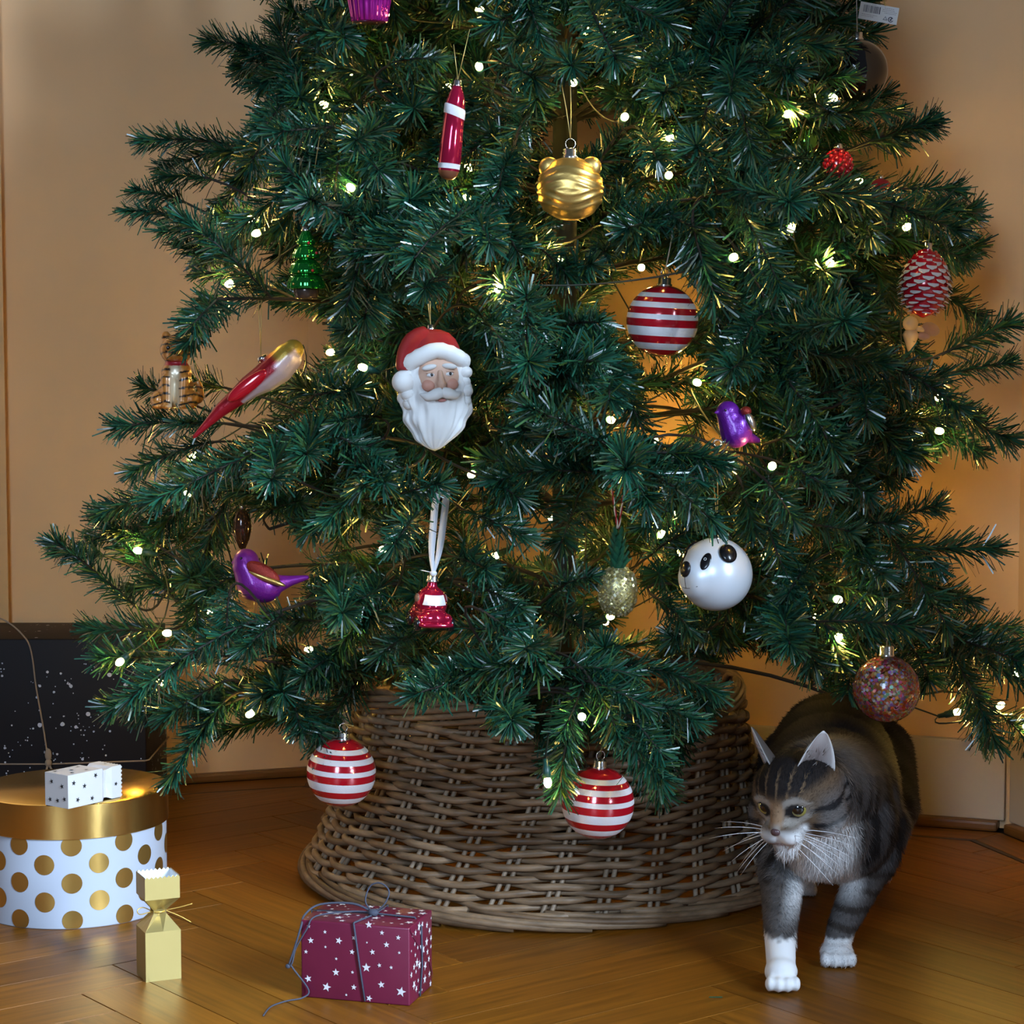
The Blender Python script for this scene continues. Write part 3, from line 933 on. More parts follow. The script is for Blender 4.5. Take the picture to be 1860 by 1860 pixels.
print('TWIGS', len(twigs), 'hand', hand_n, 'inner verts', inner[3])

# ------------------------------------------------------------------ fairy lights
M_bulb = mat('lit_led', (1, 0.8, 0.4), 0.3, emit=(1.0, 0.62, 0.13), strength=285.0)
M_socket = mat('green_socket', (0.006, 0.045, 0.035), 0.4)
M_cable = mat('dark_green_cable', (0.012, 0.016, 0.008), 0.5)
leds = [at(x, y, Y) for x, y, Y in LED]
R3 = random.Random(77)
for k in range(34):       # more of them wound round the middle of the tree
    a_, r_, z_ = R3.uniform(0, 2 * math.pi), R3.uniform(.10, .34), .34 + .86 * (k + .5) / 34
    leds.append(TREE_O + Vector((r_ * math.cos(a_), r_ * math.sin(a_) * .9, z_)))
lights = empty('fairy_lights', TREE_O + Vector((0, 0, 0.3)), 'string of warm yellow fairy lights wound through the tree on dark cable', 'string lights')
LO = lights.location.copy()
mb = MB()
mb.lathe([(0, 0.0), (0.0024, 0.0), (0.0040, 0.003), (0.0043, 0.006), (0.0035, 0.009), (0.0018, 0.0110), (0, 0.0116)], 12)
bulb_me = mesh_of('bulb', mb, M_bulb)
mb = MB()
mb.lathe([(0, -0.020), (0.0028, -0.020), (0.0034, -0.012), (0.0046, -0.010), (0.0046, 0.001), (0.0026, 0.001), (0, 0.001)], 10)
sock_me = mesh_of('socket', mb, M_socket)
sock_pts = []
for i, p in enumerate(leds):
    out = (p - TREE_O); out.z = 0
    d = (out.normalized() + Vector((R1.uniform(-.5, .5), R1.uniform(-.8, .1), R1.uniform(-.5, .7)))).normalized()
    if i == 9: d = Vector((-.8, -.2, -.5)).normalized()
    if i == 28: d = Vector((.1, -.25, -.95)).normalized()
    if i == 15: d = Vector((-.3, -.3, -.9)).normalized()
    q = d.to_track_quat('Z', 'Y')
    b = link('bulb', bulb_me, lights)
    b.location = p - d * 0.006 - LO; b.rotation_mode = 'QUATERNION'; b.rotation_quaternion = q
    link('socket', sock_me, b)
    sock_pts.append(p - d * 0.026)
left = list(range(len(leds)))
order = [left.pop(0)]
while left:
    j = min(left, key=lambda k: (leds[k] - leds[order[-1]]).length + 0.6 * abs(leds[k].z - leds[order[-1]].z))
    left.remove(j); order.append(j)
cpts = []
for a, b in zip(order[:-1], order[1:]):
    pa, pb = sock_pts[a], sock_pts[b]
    if (pa - pb).length > 0.6: ang_pull = 0.25
    mid = (pa + pb) / 2
    inw = (TREE_O - mid); inw.z = 0
    far_ = (pa - pb).length
    if far_ > .26:      # long hops run back along the pole
        via = TREE_O + Vector((.03, -.03, max(.5, (pa.z + pb.z) / 2 + .03)))
        cpts += bez(pa, (pa + via) / 2 + Vector((0, 0, .05)), via, 8)[:-1] + bez(via, (pb + via) / 2 + Vector((0, 0, .05)), pb, 8)[:-1]
        continue
    mid = mid + inw * 0.10 + Vector((0, 0, -0.02))
    cpts += bez(pa, mid, pb, 8)[:-1]
cpts.append(sock_pts[order[-1]])
mb = MB(); mb.tube([p - LO for p in cpts], 0.0011, 5)
obj('cable', mb, M_cable, lights)

# ================================================================== ORNAMENTS
def rot(ax, deg): return Matrix.Rotation(math.radians(deg), 4, ax)
def cap_and_loop(o, z, r, h, tops=None, cordmat=None, cord_r=0.0006, mats=None, neck=None):
    """silver crown at height z (local), wire loop, and a thread up to each local point in tops"""
    mb = MB()
    mb.lathe([(0, z - 0.002), (r * .92, z - 0.002), (r, z), (r, z + h * .15), (r * .86, z + h * .25), (r * .86, z + h * .9), (r * .7, z + h), (0, z + h)], 18,
             ang=lambda a, zz: 1 + (0.05 * math.cos(a * 9) if zz <= z + h * .16 else 0))
    obj('cap', mb, M_silver, o)
    zl = z + h + r * .55
    mb = MB(); mb.tube([(r * .6 * math.cos(a), 0, zl + r * .62 * math.sin(a)) for a in [2 * math.pi * k / 16 for k in range(16)]], 0.00055, 6, closed=True)
    obj('wire_loop', mb, M_silver, o)
    if tops:
        mb = MB()
        for t in tops:
            a = Vector((0, 0, zl + r * .55)); b = Vector(t)
            mb.tube(bez(a, (a + b) / 2 + Vector((0.002, 0, 0)), b, 6), cord_r, 5)
        obj('thread', mb, cordmat or M_goldcord, o)
def loc_top(o, px, py, Y):
    return at(px, py, Y) - Vector(o.location)

# ---- three striped baubles
def striped(name, px, py, Y, rp, label, tops, cordmat):
    c = at(px, py, Y); r = rp / ppm(Y)
    o = empty(name, c, label, 'bauble', 'striped baubles', rot=(math.radians(3), math.radians(2), 0.4))
    bands = [(.78, .66), (.53, .38), (.20, .06), (-.15, -.40), (-.60, -.78)]
    mb = MB(); prof, ms = [(0, -r)], []
    zs = sorted(set([b for bb in bands for b in bb] + [x / 20 for x in range(-19, 20)] + [-.985, .985]))
    for z in zs: prof.append((r * math.sqrt(1 - z * z), r * z))
    prof.append((0, r))
    full = [-1] + zs + [1]
    for a, b in zip(full[:-1], full[1:]):
        m = (a + b) / 2
        ms.append(1 if any(lo <= m <= hi for hi, lo in bands) else 0)
    mb.lathe(prof, 48, ms)
    obj('ball', mb, [M_red, M_glit], o)
    cap_and_loop(o, r * .985, r * .21, r * .22, [Vector(loc_top(o, *t)) for t in tops], cordmat, 0.0007)
    return o
striped('striped_bauble', 1203, 583, ORN['ball_top'][2], 65, 'red bauble with white glitter stripes hanging in the upper tree from grey thread', [(1202, 392, -.35)], M_greycord)
striped('striped_bauble', 620, 1403, ORN['ball_left'][2], 63.5, 'red bauble with white stripes hanging at the basket\'s left shoulder above the maroon gift', [(622, 1320, -.25), (632, 1318, -.25)], M_goldcord)
striped('striped_bauble', 1086, 1458, ORN['ball_front'][2], 67, 'red bauble with white stripes hanging lowest, in front of the willow basket', [(1083, 1270, -.44), (1092, 1270, -.44)], M_goldcord)

# ---- gold animal head
def goldtiger():
    px, py, Y = 1036, 343, ORN['goldtiger'][2]
    u = 1 / ppm(Y)
    o = empty('gold_head_bauble', at(px, py, Y), 'round gold animal head ornament with ridged stripes and two small ears', 'ornament', rot=(0, 0, math.radians(-8)))
    mb = MB()
    nu, nv = 120, 90
    vs, fs = [], []
    for i in range(nv + 1):
        th = math.pi * i / nv
        for k in range(nu):
            a = 2 * math.pi * k / nu
            n = Vector((math.sin(th) * math.cos(a), math.sin(th) * math.sin(a), -math.cos(th)))
            x, z = n.x, n.z
            r = Vector((n.x * 59, n.y * 50, n.z * 57))
            # cheeks and flattened crown
            if z < -.2: r.x *= 1.0 + 0.05 * math.sin((z + .2) * -4)
            s = 1.0
            w = max(0.0, abs(x) - 0.10) 
            ph = 27 * (z + 0.55 * abs(x) ** 1.5 * (1 if z > -.1 else -.4)) + 2.2 * math.sin(3 * x + 1.0)
            s += 0.034 * (max(0, math.sin(ph)) ** 0.6) * min(1, .25 + w * 3) * (1 - abs(z) ** 6)
            vs.append(r * s * u)
    for i in range(nv):
        for k in range(nu):
            k2 = (k + 1) % nu
            fs.append((i * nu + k, i * nu + k2, (i + 1) * nu + k2, (i + 1) * nu + k))
    mb.add(vs, fs)
    obj('head', mb, M_goldsat, o)
    for s in (-1, 1):
        mb = MB()
        mb.ell((s * 38 * u, -4 * u, 38 * u), (19 * u, 13 * u, 19 * u), rot('Y', s * 25))
        obj('ear', mb, M_goldsat, o)
    cap_and_loop(o, 55 * u, 15 * u, 17 * u, [loc_top(o, 1017, 128, Y - .01), loc_top(o, 1037, 128, Y - .01)], M_goldcord, .0006)
goldtiger()

# ---- panda
M_pearl = mat('pearl_white_glass', (0.72, 0.76, 0.82), 0.32, 0.12, 0.6, coat=0.25)
M_dark = mat('black_enamel', (0.006, 0.006, 0.008), 0.25, 0, 0.5, coat=.3)
def panda():
    px, py, Y = 1300, 1043, ORN['panda'][2]
    u = 1 / ppm(Y); r = 67
    o = empty('panda_bauble', at(px, py, Y), 'white satin panda head bauble with black ears and eye patches', 'bauble')
    fd = Vector((-.80, -.58, .08)).normalized()          # where the face looks
    rt = fd.cross(Vector((0, 0, 1))).normalized(); up = rt.cross(fd)
    def on(a, b, k=1.0):                                  # a right of face (deg), b up (deg)
        a, b = math.radians(a), math.radians(b)
        return (fd * math.cos(a) * math.cos(b) + rt * math.sin(a) * math.cos(b) + up * math.sin(b)) * r * k
    def align(n):
        z = n.normalized(); x = z.orthogonal().normalized()
        x = Vector((0, 0, 1)).cross(z).normalized(); y = z.cross(x)
        return Matrix((x, y, z)).transposed().to_4x4()
    mb = MB(); vs, fs = [], []
    nu, nv = 56, 40
    mz = on(0, -12).normalized()
    for i in range(nv + 1):
        th = math.pi * i / nv
        for k in range(nu):
            a = 2 * math.pi * k / nu
            n = Vector((math.sin(th) * math.cos(a), math.sin(th) * math.sin(a), -math.cos(th)))
            d = max(0, n.dot(mz)); bump = 1 + 0.10 * sstep(.80, .98, d)
            vs.append(n * r * bump * u)
    for i in range(nv):
        for k in range(nu):
            fs.append((i * nu + k, i * nu + (k + 1) % nu, (i + 1) * nu + (k + 1) % nu, (i + 1) * nu + k))
    mb.add(vs, fs); obj('head', mb, M_pearl, o)
    for s in (-1, 1):
        n = on(s * -36 * -1, 50)
        mb = MB(); c = on(s * 70, 38, 1.0)
        mb.ell(c * u, (17 * u, 20 * u, 9 * u), align(c) @ rot('Z', s * 12), 24, 14); obj('ear', mb, M_dark, o)
        c = on(s * 30, 22, .985)
        mb = MB(); mb.ell(c * u, (9.5 * u, 17 * u, 2.6 * u), align(c) @ rot('Z', s * 14), 24, 10); e = obj('eye_patch', mb, M_dark, o)
        mb = MB(); c2 = on(s * 29, 25, 1.022)
        mb.tube([c2 * u + (align(c2) @ Vector((2.4 * math.cos(t), 2.4 * math.sin(t), 0))) * u for t in [2 * math.pi * k / 12 for k in range(12)]], .5 * u, 5, closed=True)
        obj('pupil_ring', mb, M_white, e)
    c = on(0, 6, 1.10)
    mb = MB(); mb.ell(c * u, (13 * u, 15 * u, 6 * u), align(c), 24, 12); obj('nose', mb, M_dark, o)
    mb = MB()
    L1 = [on(0, b, 1.105) * u for b in (-4, -10, -16, -21)]
    mb.tube(L1, .6 * u, 5)
    mb.tube([on(a, -21 - 4 * math.cos(a / 20 * math.pi / 2) + 3.5, 1.10 - abs(a) * .0012) * u for a in range(-22, 23, 4)], .7 * u, 5)
    obj('mouth', mb, M_dark, o)
    cap_and_loop(o, 65 * u, 11.5 * u, 13 * u, [loc_top(o, 1295, 872, Y - .02), loc_top(o, 1303, 872, Y - .02)], M_goldcord, .0006)
panda()

# ---- bearded head in a red hat
M_plaster = mat('white_plaster', (0.82, 0.81, 0.80), 0.65, bump=0.25, bump_scale=500)
M_skin = mat('painted_skin', (0.70, 0.44, 0.32), 0.5)
M_redglit = mat('red_glitter', (0.33, 0.008, 0.012), 0.4, 0.2, bump=0.6, bump_scale=1200)
def santa():
    px, py, Y = 790, 705, ORN['santa'][2]
    u = 1 / ppm(Y)
    o = empty('bearded_head_ornament', at(px, py, Y), 'white bearded man\'s head ornament in a red hat with white brim and pompom', 'ornament', rot=(math.radians(-4), math.radians(-3), math.radians(14)), scale=u)
    # beard: wavy lobes running down to a point
    mb = MB(); n = 96; prof = [(0, -114), (6, -112), (17, -105), (32, -92), (46, -73), (55, -52), (59, -30), (60, -6), (59, 16), (54, 40), (44, 58), (26, 70), (0, 76)]
    P = []
    for z in np.linspace(-113, 74, 60):
        P.append((float(np.interp(z, [p[1] for p in prof], [p[0] for p in prof])), float(z)))
    P[0] = (0, -114); P[-1] = (0, 76)
    def wav(a, z):
        w = sstep(30, -30, z) 
        return 1 + (0.045 * math.sin(a * 11 + 0.045 * z + 1.6 * math.sin(z * .03)) + 0.03 * math.sin(a * 23 - z * .05)) * (0.3 + .7 * w) + 0.05 * math.sin(z * .16 + 2 * math.cos(a)) * (1 if abs(math.cos(a)) > .75 else 0.2)
    M = Matrix.Diagonal((1.08, .62, 1, 1))
    mb.lathe(P, n, 0, M, ang=wav)
    me = mesh_of('beard', mb, M_plaster)
    for v in me.vertices:      # the tip swings a little to one side
        if v.co.z < -40: v.co.x -= 8 * ((-40 - v.co.z) / 74) ** 1.5
    link('beard', me, o)
    mb = MB(); mb.ell((2, -22, 18), (39, 23, 45), None, 32, 20); face = obj('face', mb, M_skin, o)
    mb = MB(); mb.ell((2, -49, 5), (8.5, 9, 9)); mb.cap((2, -45, 26), (2, -52, 6), 4.5, 6.5); obj('nose', mb, M_skin, face)
    for s in (-1, 1):
        mb = MB(); mb.ell((2 + s * 17, -42.5, 22), (7.5, 3.2, 3.6)); e = obj('eye', mb, M_white, face)
        mb = MB(); mb.ell((3.5 + s * 17, -45.2, 22.6), (2.7, 1.3, 2.8)); obj('pupil', mb, M_dark, e) if False else obj('pupil', mb, M_dark, face)
        mb = MB(); mb.ell((2 + s * 18, -42, 27.3), (9, 3, 2.2), rot('Y', s * 6)); obj('eyelid', mb, M_skin, face)
        mb = MB(); mb.ell((2 + s * 18.5, -42, 36), (14, 6.5, 5.5), rot('Y', s * 9)); obj('eyebrow', mb, M_plaster, face)
        mb = MB(); mb.ell((2 + s * 21, -37, 4), (13, 9, 11)); obj('cheek', mb, mat('rosy_skin', (0.62, 0.30, 0.22), .5) if s < 0 else bpy.data.materials['rosy_skin'], face)
        mb = MB()
        mb.tube(spline([(2, -48, -9), (2 + s * 12, -49, -13), (2 + s * 26, -44, -16), (2 + s * 38, -36, -10)], 5), [9, 9.5, 10, 10, 10.5, 10.5, 10, 9.5, 9, 8.5, 8, 7, 5.5, 4, 2.5, .8], 12)
        obj('moustache', mb, M_plaster, o)
        mb = MB(); 
        for q in range(5):
            mb.ell((s * (52 - q * 0.6 + 3 * (q % 2)), -10 - 3 * (q % 2), 42 - 17 * q), (14, 15, 12))
        obj('hair_curl', mb, M_plaster, o)
    mb = MB(); mb.ell((3, -41, -24), (8, 4, 3)); obj('lip', mb, mat('pink_lip', (0.5, .2, .18), .5), face)
    mb = MB()
    mb.tube([(54 * math.cos(a), 36 * math.sin(a) - 2, 70 - 25 * abs(math.cos(a)) ** 1.6 + 4 * math.sin(a)) for a in [2 * math.pi * k / 40 for k in range(40)]], [15 + .8 * math.sin(k * 2.7) for k in range(40)], 14, closed=True)
    obj('hat_brim', mb, M_plaster, o)
    mb = MB(); mb.lathe([(52, 58), (50, 72), (44, 86), (33, 98), (18, 105), (0, 107)], 32, 0, Matrix.Diagonal((1, .68, 1, 1)))
    hat = obj('hat', mb, M_redglit, o)
    mb = MB(); mb.tube(spline([(-10, 0, 92), (-34, -6, 84), (-50, -10, 62), (-58, -12, 34)], 6), [22, 22, 22, 22, 22, 21, 21, 20, 20, 19, 19, 18, 18, 17, 17, 16, 15, 14, 12], 14)
    obj('hat_tail', mb, M_redglit, hat)
    mb = MB(); mb.ell((-60, -14, 14), 21, None, 24, 16); obj('pompom', mb, M_plaster, o)
    mb = MB(); mb.lathe([(0, 105), (7, 105), (8, 107), (6.5, 109), (6.5, 115), (0, 116)], 14); obj('cap', mb, M_silver, o)
    mb = MB(); 
    for dx in (-4, 4): mb.tube([(0, 0, 115), (dx, 2, 190)], .7, 5)
    obj('thread', mb, M_goldcord, o)
santa()

# ---- birds
M_birdpaint = mat('satin_bird_glass', (1, 1, 1), 0.30, 0.35, 0.5, vcol=True, coat=.3, bump=0.35, bump_scale=700)
M_wingfoil = mat('red_gold_wing', (0.32, 0.03, 0.02), 0.35, 0.5, bump=0.8, bump_scale=900)
def vrow(px, py, Y, base):        # pixel -> local coordinates at depth Y
    return at(px, py, Y) - base
def red_bird():
    Y = ORN['redbird'][2]; u = 1 / ppm(Y)
    base = at(455, 708, Y)
    o = empty('red_bird_ornament', base, 'long-tailed red bird ornament with white breast and gold head', 'ornament')
    mb = MB()
    P = [(353, 793, 4), (378, 768, 8), (402, 744, 13), (430, 722, 17), (455, 702, 22), (482, 686, 27), (505, 668, 30), (522, 650, 27), (532, 636, 20)]
    for (x0, y0, r0), (x1, y1, r1) in zip(P[:-1], P[1:]):
        mb.cap(vrow(x0, y0, Y, base), vrow(x1, y1, Y, base), r0 * u, r1 * u, 14, 6)
    mb.cap(vrow(532, 634, Y, base), vrow(541, 622, Y, base), 9 * u, 1.5 * u)
    me = blob(mb, 2.0 * u, 8)
    tail = (at(353, 793, Y) - base); head = (at(532, 636, Y) - base); ax = (head - tail).normalized(); nr = Vector((ax.z, 0, -ax.x))
    def col(p, n):
        t = (p - tail).dot(ax) / (head - tail).length; s = (p).dot(nr) / u
        bow = s - (8 - 0) * 0
        red = (0.34, 0.006, 0.016); wht = (0.62, 0.50, 0.55); gold = (0.50, 0.34, 0.05)
        c = mixc(red, wht, sstep(3, 9, s - (12 if t < .45 else 0)) if t > .3 else sstep(6, 9, s))
        if t > .8: c = mixc(c, wht, sstep(-8, 0, s) * sstep(.78, .86, t))
        g = sstep(.83, .9, t) * sstep(4, -6, s)
        return mixc(c, gold, max(g, sstep(1.0, 1.03, t)))
    paint(me, col); me.materials.append(M_birdpaint)
    link('body', me, o)
    mb = MB()
    mb.ell(vrow(450, 700, Y - .016, base), (46 * u, 8 * u, 13 * u), rot('Y', -37)); obj('wing', mb, M_red, o)
    mb = MB(); mb.lathe([(0, 0), (9 * u, 0), (9 * u, 8 * u), (0, 9 * u)], 12, 0, Matrix.Translation(vrow(478, 655, Y, base)) @ rot('Y', -25)); obj('cap', mb, M_silver, o)
    mb = MB(); t0 = vrow(474, 646, Y, base)
    for dx in (-3, 3): mb.tube([t0, vrow(472 + dx, 545, Y, base)], .0005, 5)
    obj('thread', mb, M_goldcord, o)
red_bird()
def purple_bird_a():
    Y = ORN['purple_l'][2]; u = 1 / ppm(Y); base = at(480, 1050, Y)
    o = empty('purple_bird_ornament', base, 'purple bird ornament with long pointed tail, below the dark brown drop', 'ornament', 'purple birds')
    mb = MB()
    mb.ell(vrow(447, 1020, Y, base), (24 * u, 22 * u, 24 * u))
    mb.cap(vrow(448, 1030, Y, base), vrow(462, 1058, Y, base), 26 * u, 34 * u)
    mb.ell(vrow(472, 1062, Y, base), (42 * u, 32 * u, 33 * u), rot('Y', 18))
    mb.cap(vrow(498, 1062, Y, base), vrow(528, 1055, Y, base), 20 * u, 10 * u)
    mb.cap(vrow(528, 1055, Y, base), vrow(557, 1049, Y, base), 10 * u, 5 * u)
    mb.cap(vrow(432, 1018, Y, base), vrow(420, 1022, Y - .004, base), 7 * u, 1.5 * u)
    me = blob(mb, 2.2 * u, 6)
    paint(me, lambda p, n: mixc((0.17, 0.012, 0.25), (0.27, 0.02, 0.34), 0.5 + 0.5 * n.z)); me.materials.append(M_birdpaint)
    link('body', me, o)
    mb = MB(); mb.ell(vrow(478, 1040, Y - .017, base), (34 * u, 9 * u, 15 * u), rot('Y', 30)); obj('wing', mb, M_wingfoil, o)
    mb = MB(); mb.ell(vrow(485, 1051, Y - .0185, base), (36 * u, 8 * u, 6 * u), rot('Y', 22)); obj('wing_edge', mb, M_goldsat, o)
    mb = MB(); mb.ell(vrow(438, 1014, Y - .0135, base), 2.4 * u); obj('eye', mb, M_black, o)
purple_bird_a()
def purple_bird_b():
    Y = ORN['purple_r'][2]; u = 1 / ppm(Y); base = at(1335, 775, Y)
    o = empty('purple_bird_ornament', base, 'violet bird ornament perched upright above the panda bauble', 'ornament', 'purple birds')
    mb = MB()
    mb.ell(vrow(1322, 750, Y, base), (22 * u, 21 * u, 22 * u))
    mb.cap(vrow(1326, 760, Y, base), vrow(1336, 785, Y, base), 24 * u, 29 * u)
    mb.ell(vrow(1338, 778, Y, base), (30 * u, 28 * u, 34 * u), rot('Y', 20))
    mb.cap(vrow(1348, 790, Y + .01, base), vrow(1376, 800, Y + .05, base), 14 * u, 6 * u)
    mb.cap(vrow(1306, 748, Y - .004, base), vrow(1297, 750, Y - .008, base), 6 * u, 1.2 * u)
    me = blob(mb, 2.0 * u, 6)
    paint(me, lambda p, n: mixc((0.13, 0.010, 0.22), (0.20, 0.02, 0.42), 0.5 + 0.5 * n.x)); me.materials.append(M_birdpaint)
    link('body', me, o)
    mb = MB(); mb.ell(vrow(1362, 765, Y - .010, base), (10 * u, 14 * u, 21 * u), rot('Y', -25)); obj('wing', mb, M_silver, o)
    mb = MB(); mb.ell(vrow(1355, 747, Y - .010, base), (10 * u, 12 * u, 9 * u)); obj('wing_shoulder', mb, M_wingfoil, o)
    mb = MB(); mb.ell(vrow(1318, 745, Y - .0128, base), 2.2 * u); obj('eye', mb, M_black, o)
    mb = MB(); mb.tube([vrow(1303, 805, Y - .012, base) + Vector((7 * u * math.cos(a), 0, 6 * u * math.sin(a))) for a in [2 * math.pi * k / 14 for k in range(14)]], 1.4 * u, 6, closed=True)
    mb.tube([vrow(1310, 803, Y - .012, base), vrow(1330, 800, Y, base)], 1.6 * u, 6)
    obj('clip_spring', mb, M_silver, o)
purple_bird_b()

# ---- small tiger
M_tiger = mat('striped_tiger_paint', (1, 1, 1), 0.3, 0.15, 0.5, vcol=True, coat=.4)
def tiger():
    Y = ORN['tiger'][2]; u = 1 / ppm(Y); base = at(318, 740, Y)
    o = empty('tiger_ornament', base, 'orange glass tiger ornament with black stripes sitting on a left branch', 'ornament', scale=u)
    mb = MB()
    mb.ell((2, 2, 32), (33, 26, 36)); mb.ell((4, -4, 62), (28, 22, 26))
    for s in (-1, 1):
        mb.cap((4 + s * 14, -20, 52), (3 + s * 13, -26, 4), 12, 8); mb.ell((3 + s * 13, -30, 3), (10, 12, 6))
        mb.ell((s * 28, -4, 14), (16, 22, 18)); mb.ell((s * 30, -22, 4), (10, 14, 6))
        mb.ell((4 + s * 19, 0, 128), (9, 6, 11))
    mb.ell((4, -4, 104), (30, 25, 27)); mb.ell((4, -24, 95), (14, 12, 11))
    mb.tube(spline([(24, 20, 8), (44, 14, 14), (46, 2, 34), (40, 0, 48)], 5), 6, 10)
    me = blob(mb, 2.4, 5)
    def col(p, n):
        org = (0.50, 0.19, 0.035); crm = (0.66, 0.52, 0.34); blk = (0.012, 0.010, 0.010)
        c = mixc(org, crm, sstep(14, 4, abs(p.x - 4)) * sstep(-10, -18, p.y) * (1 if p.z < 76 else 0))
        s = math.sin(p.z * 0.42 + 1.4 * math.sin(p.x * .12) + .06 * p.y)
        if abs(p.x - 4) > 8 and s > .72: c = blk
        if 76 < p.z < 84: c = (0.4, 0.02, 0.03)
        if p.z > 84 and s > .80 and abs(p.x - 4) > 5: c = blk
        return c
    paint(me, col); me.materials.append(M_tiger); link('body', me, o)
    for s in (-1, 1):
        mb = MB(); mb.ell((4 + s * 11, -26, 108), (4, 3, 4)); obj('eye', mb, M_black, o)
    mb = MB(); mb.ell((4, -36, 99), (5, 3, 3.5)); obj('nose', mb, M_dark, o)
    mb = MB(); mb.tube([(-38, -16, 0), (40, -18, 0)], 2.2, 8); obj('perch_bar', mb, M_gold, o)
tiger()

# ---- pineapple
M_pine = island_mat('gold_glitter_grain', [(0, (0.40, 0.34, 0.12)), (.5, (0.62, 0.56, 0.30)), (1, (0.75, 0.72, 0.52))], 0.3, 0.8)
M_pineleaf = mat('green_glitter_leaf', (0.010, 0.16, 0.085), 0.35, 0.4, bump=0.8, bump_scale=1300, coat=.2)
M_twine = mat('red_white_twine', (0.6, .5, .5), 0.8)
def pineapple():
    px, py, Y = 1122, 1073, ORN['pineapple'][2]; u = 1 / ppm(Y)
    o = empty('pineapple_ornament', at(px, py, Y), 'gold glitter pineapple ornament with green leaves on red and white twine', 'ornament', scale=u)
    mb = MB(); mb.lathe([(0, -46), (14, -44), (26, -35), (33, -20), (35, 0), (33, 18), (27, 32), (16, 42), (0, 44)], 28)
    obj('fruit', mb, mat('pale_gold_glass', (0.50, 0.42, 0.18), 0.35, 0.6), o)
    mb = MB(); r = np.random.default_rng(3)
    for i in range(420):
        z = -44 + 86 * (i + .5) / 420; a = i * 2.39996
        R = float(np.interp(z, [-46, -44, -35, -20, 0, 18, 32, 42, 44], [2, 14, 26, 33, 35, 33, 27, 16, 4]))
        p = Vector((R * math.cos(a), R * math.sin(a), z)); n = Vector((math.cos(a), math.sin(a), z / 60)).normalized()
        q = n.to_track_quat('Z', 'Y').to_matrix().to_4x4() @ Matrix.Rotation(r.random() * 3, 4, 'Z') @ Matrix.Rotation(r.normal(0, .35), 4, 'X')
        s = 2.2 + 1.5 * r.random()
        mb.box(p + n * .6, (s * 1.6, s * 1.2, s * .8), q)
    obj('glitter', mb, M_pine, o, smooth=False, kind='stuff')
    for tier in range(6):
        z = 38 + tier * 13; m = 9 - tier
        for k in range(m):
            a = 2 * math.pi * (k + .5 * (tier % 2)) / m
            L = 26 - tier * 1.5; sp = 22 - tier * 3.0
            d = Vector((math.cos(a), math.sin(a), 0)); sd = Vector((-math.sin(a), math.cos(a), 0))
            mb = MB(); vs, fs = [], []
            for i in range(5):
                t = i / 4
                c = d * (8 + sp * (t ** 1.3) - 5 * t * t) + Vector((0, 0, z + L * t - 3 * t * t))
                w = 7.5 * math.sin(math.pi * min(1, .18 + t * .82)) + .2
                vs += [c - sd * w, c + d * 1.6 + Vector((0, 0, -1)), c + sd * w, c - d * 1.2 + Vector((0, 0, .8))]
            for i in range(4):
                for k2 in range(4):
                    fs.append((i * 4 + k2, i * 4 + (k2 + 1) % 4, i * 4 + 4 + (k2 + 1) % 4, i * 4 + 4 + k2))
            mb.add(vs, fs); obj('leaf', mb, M_pineleaf, o)
    # twine: two strands twisted, red and white
    Mr, Mw = M_red, M_white
    def loc(x, y, dY=0): return (at(x, y, Y + dY) - at(px, py, Y)) / u
    runs = [[loc(1122, 960), loc(1110, 880, -.02), loc(1106, 868, -.03)], [loc(1124, 960), loc(1136, 870, -.05), loc(1137, 840, -.09), loc(1130, 825, -.10), loc(1120, 808, -.10), loc(1118, 786, -.09)]]
    for nm, ph, m in (('red_strand', 0, mat('red_yarn', (.35, .01, .02), .8)), ('white_strand', math.pi, M_white)):
        mb = MB()
        for run in runs:
            pts = spline(run, 14)
            off = []
            for i, p in enumerate(pts):
                a = i * 1.1 + ph
                off.append(p + Vector((1.2 * math.cos(a), 1.2 * math.sin(a), 0)))
            mb.tube(off, 1.25, 6)
        obj(nm, mb, m, o)
pineapple()

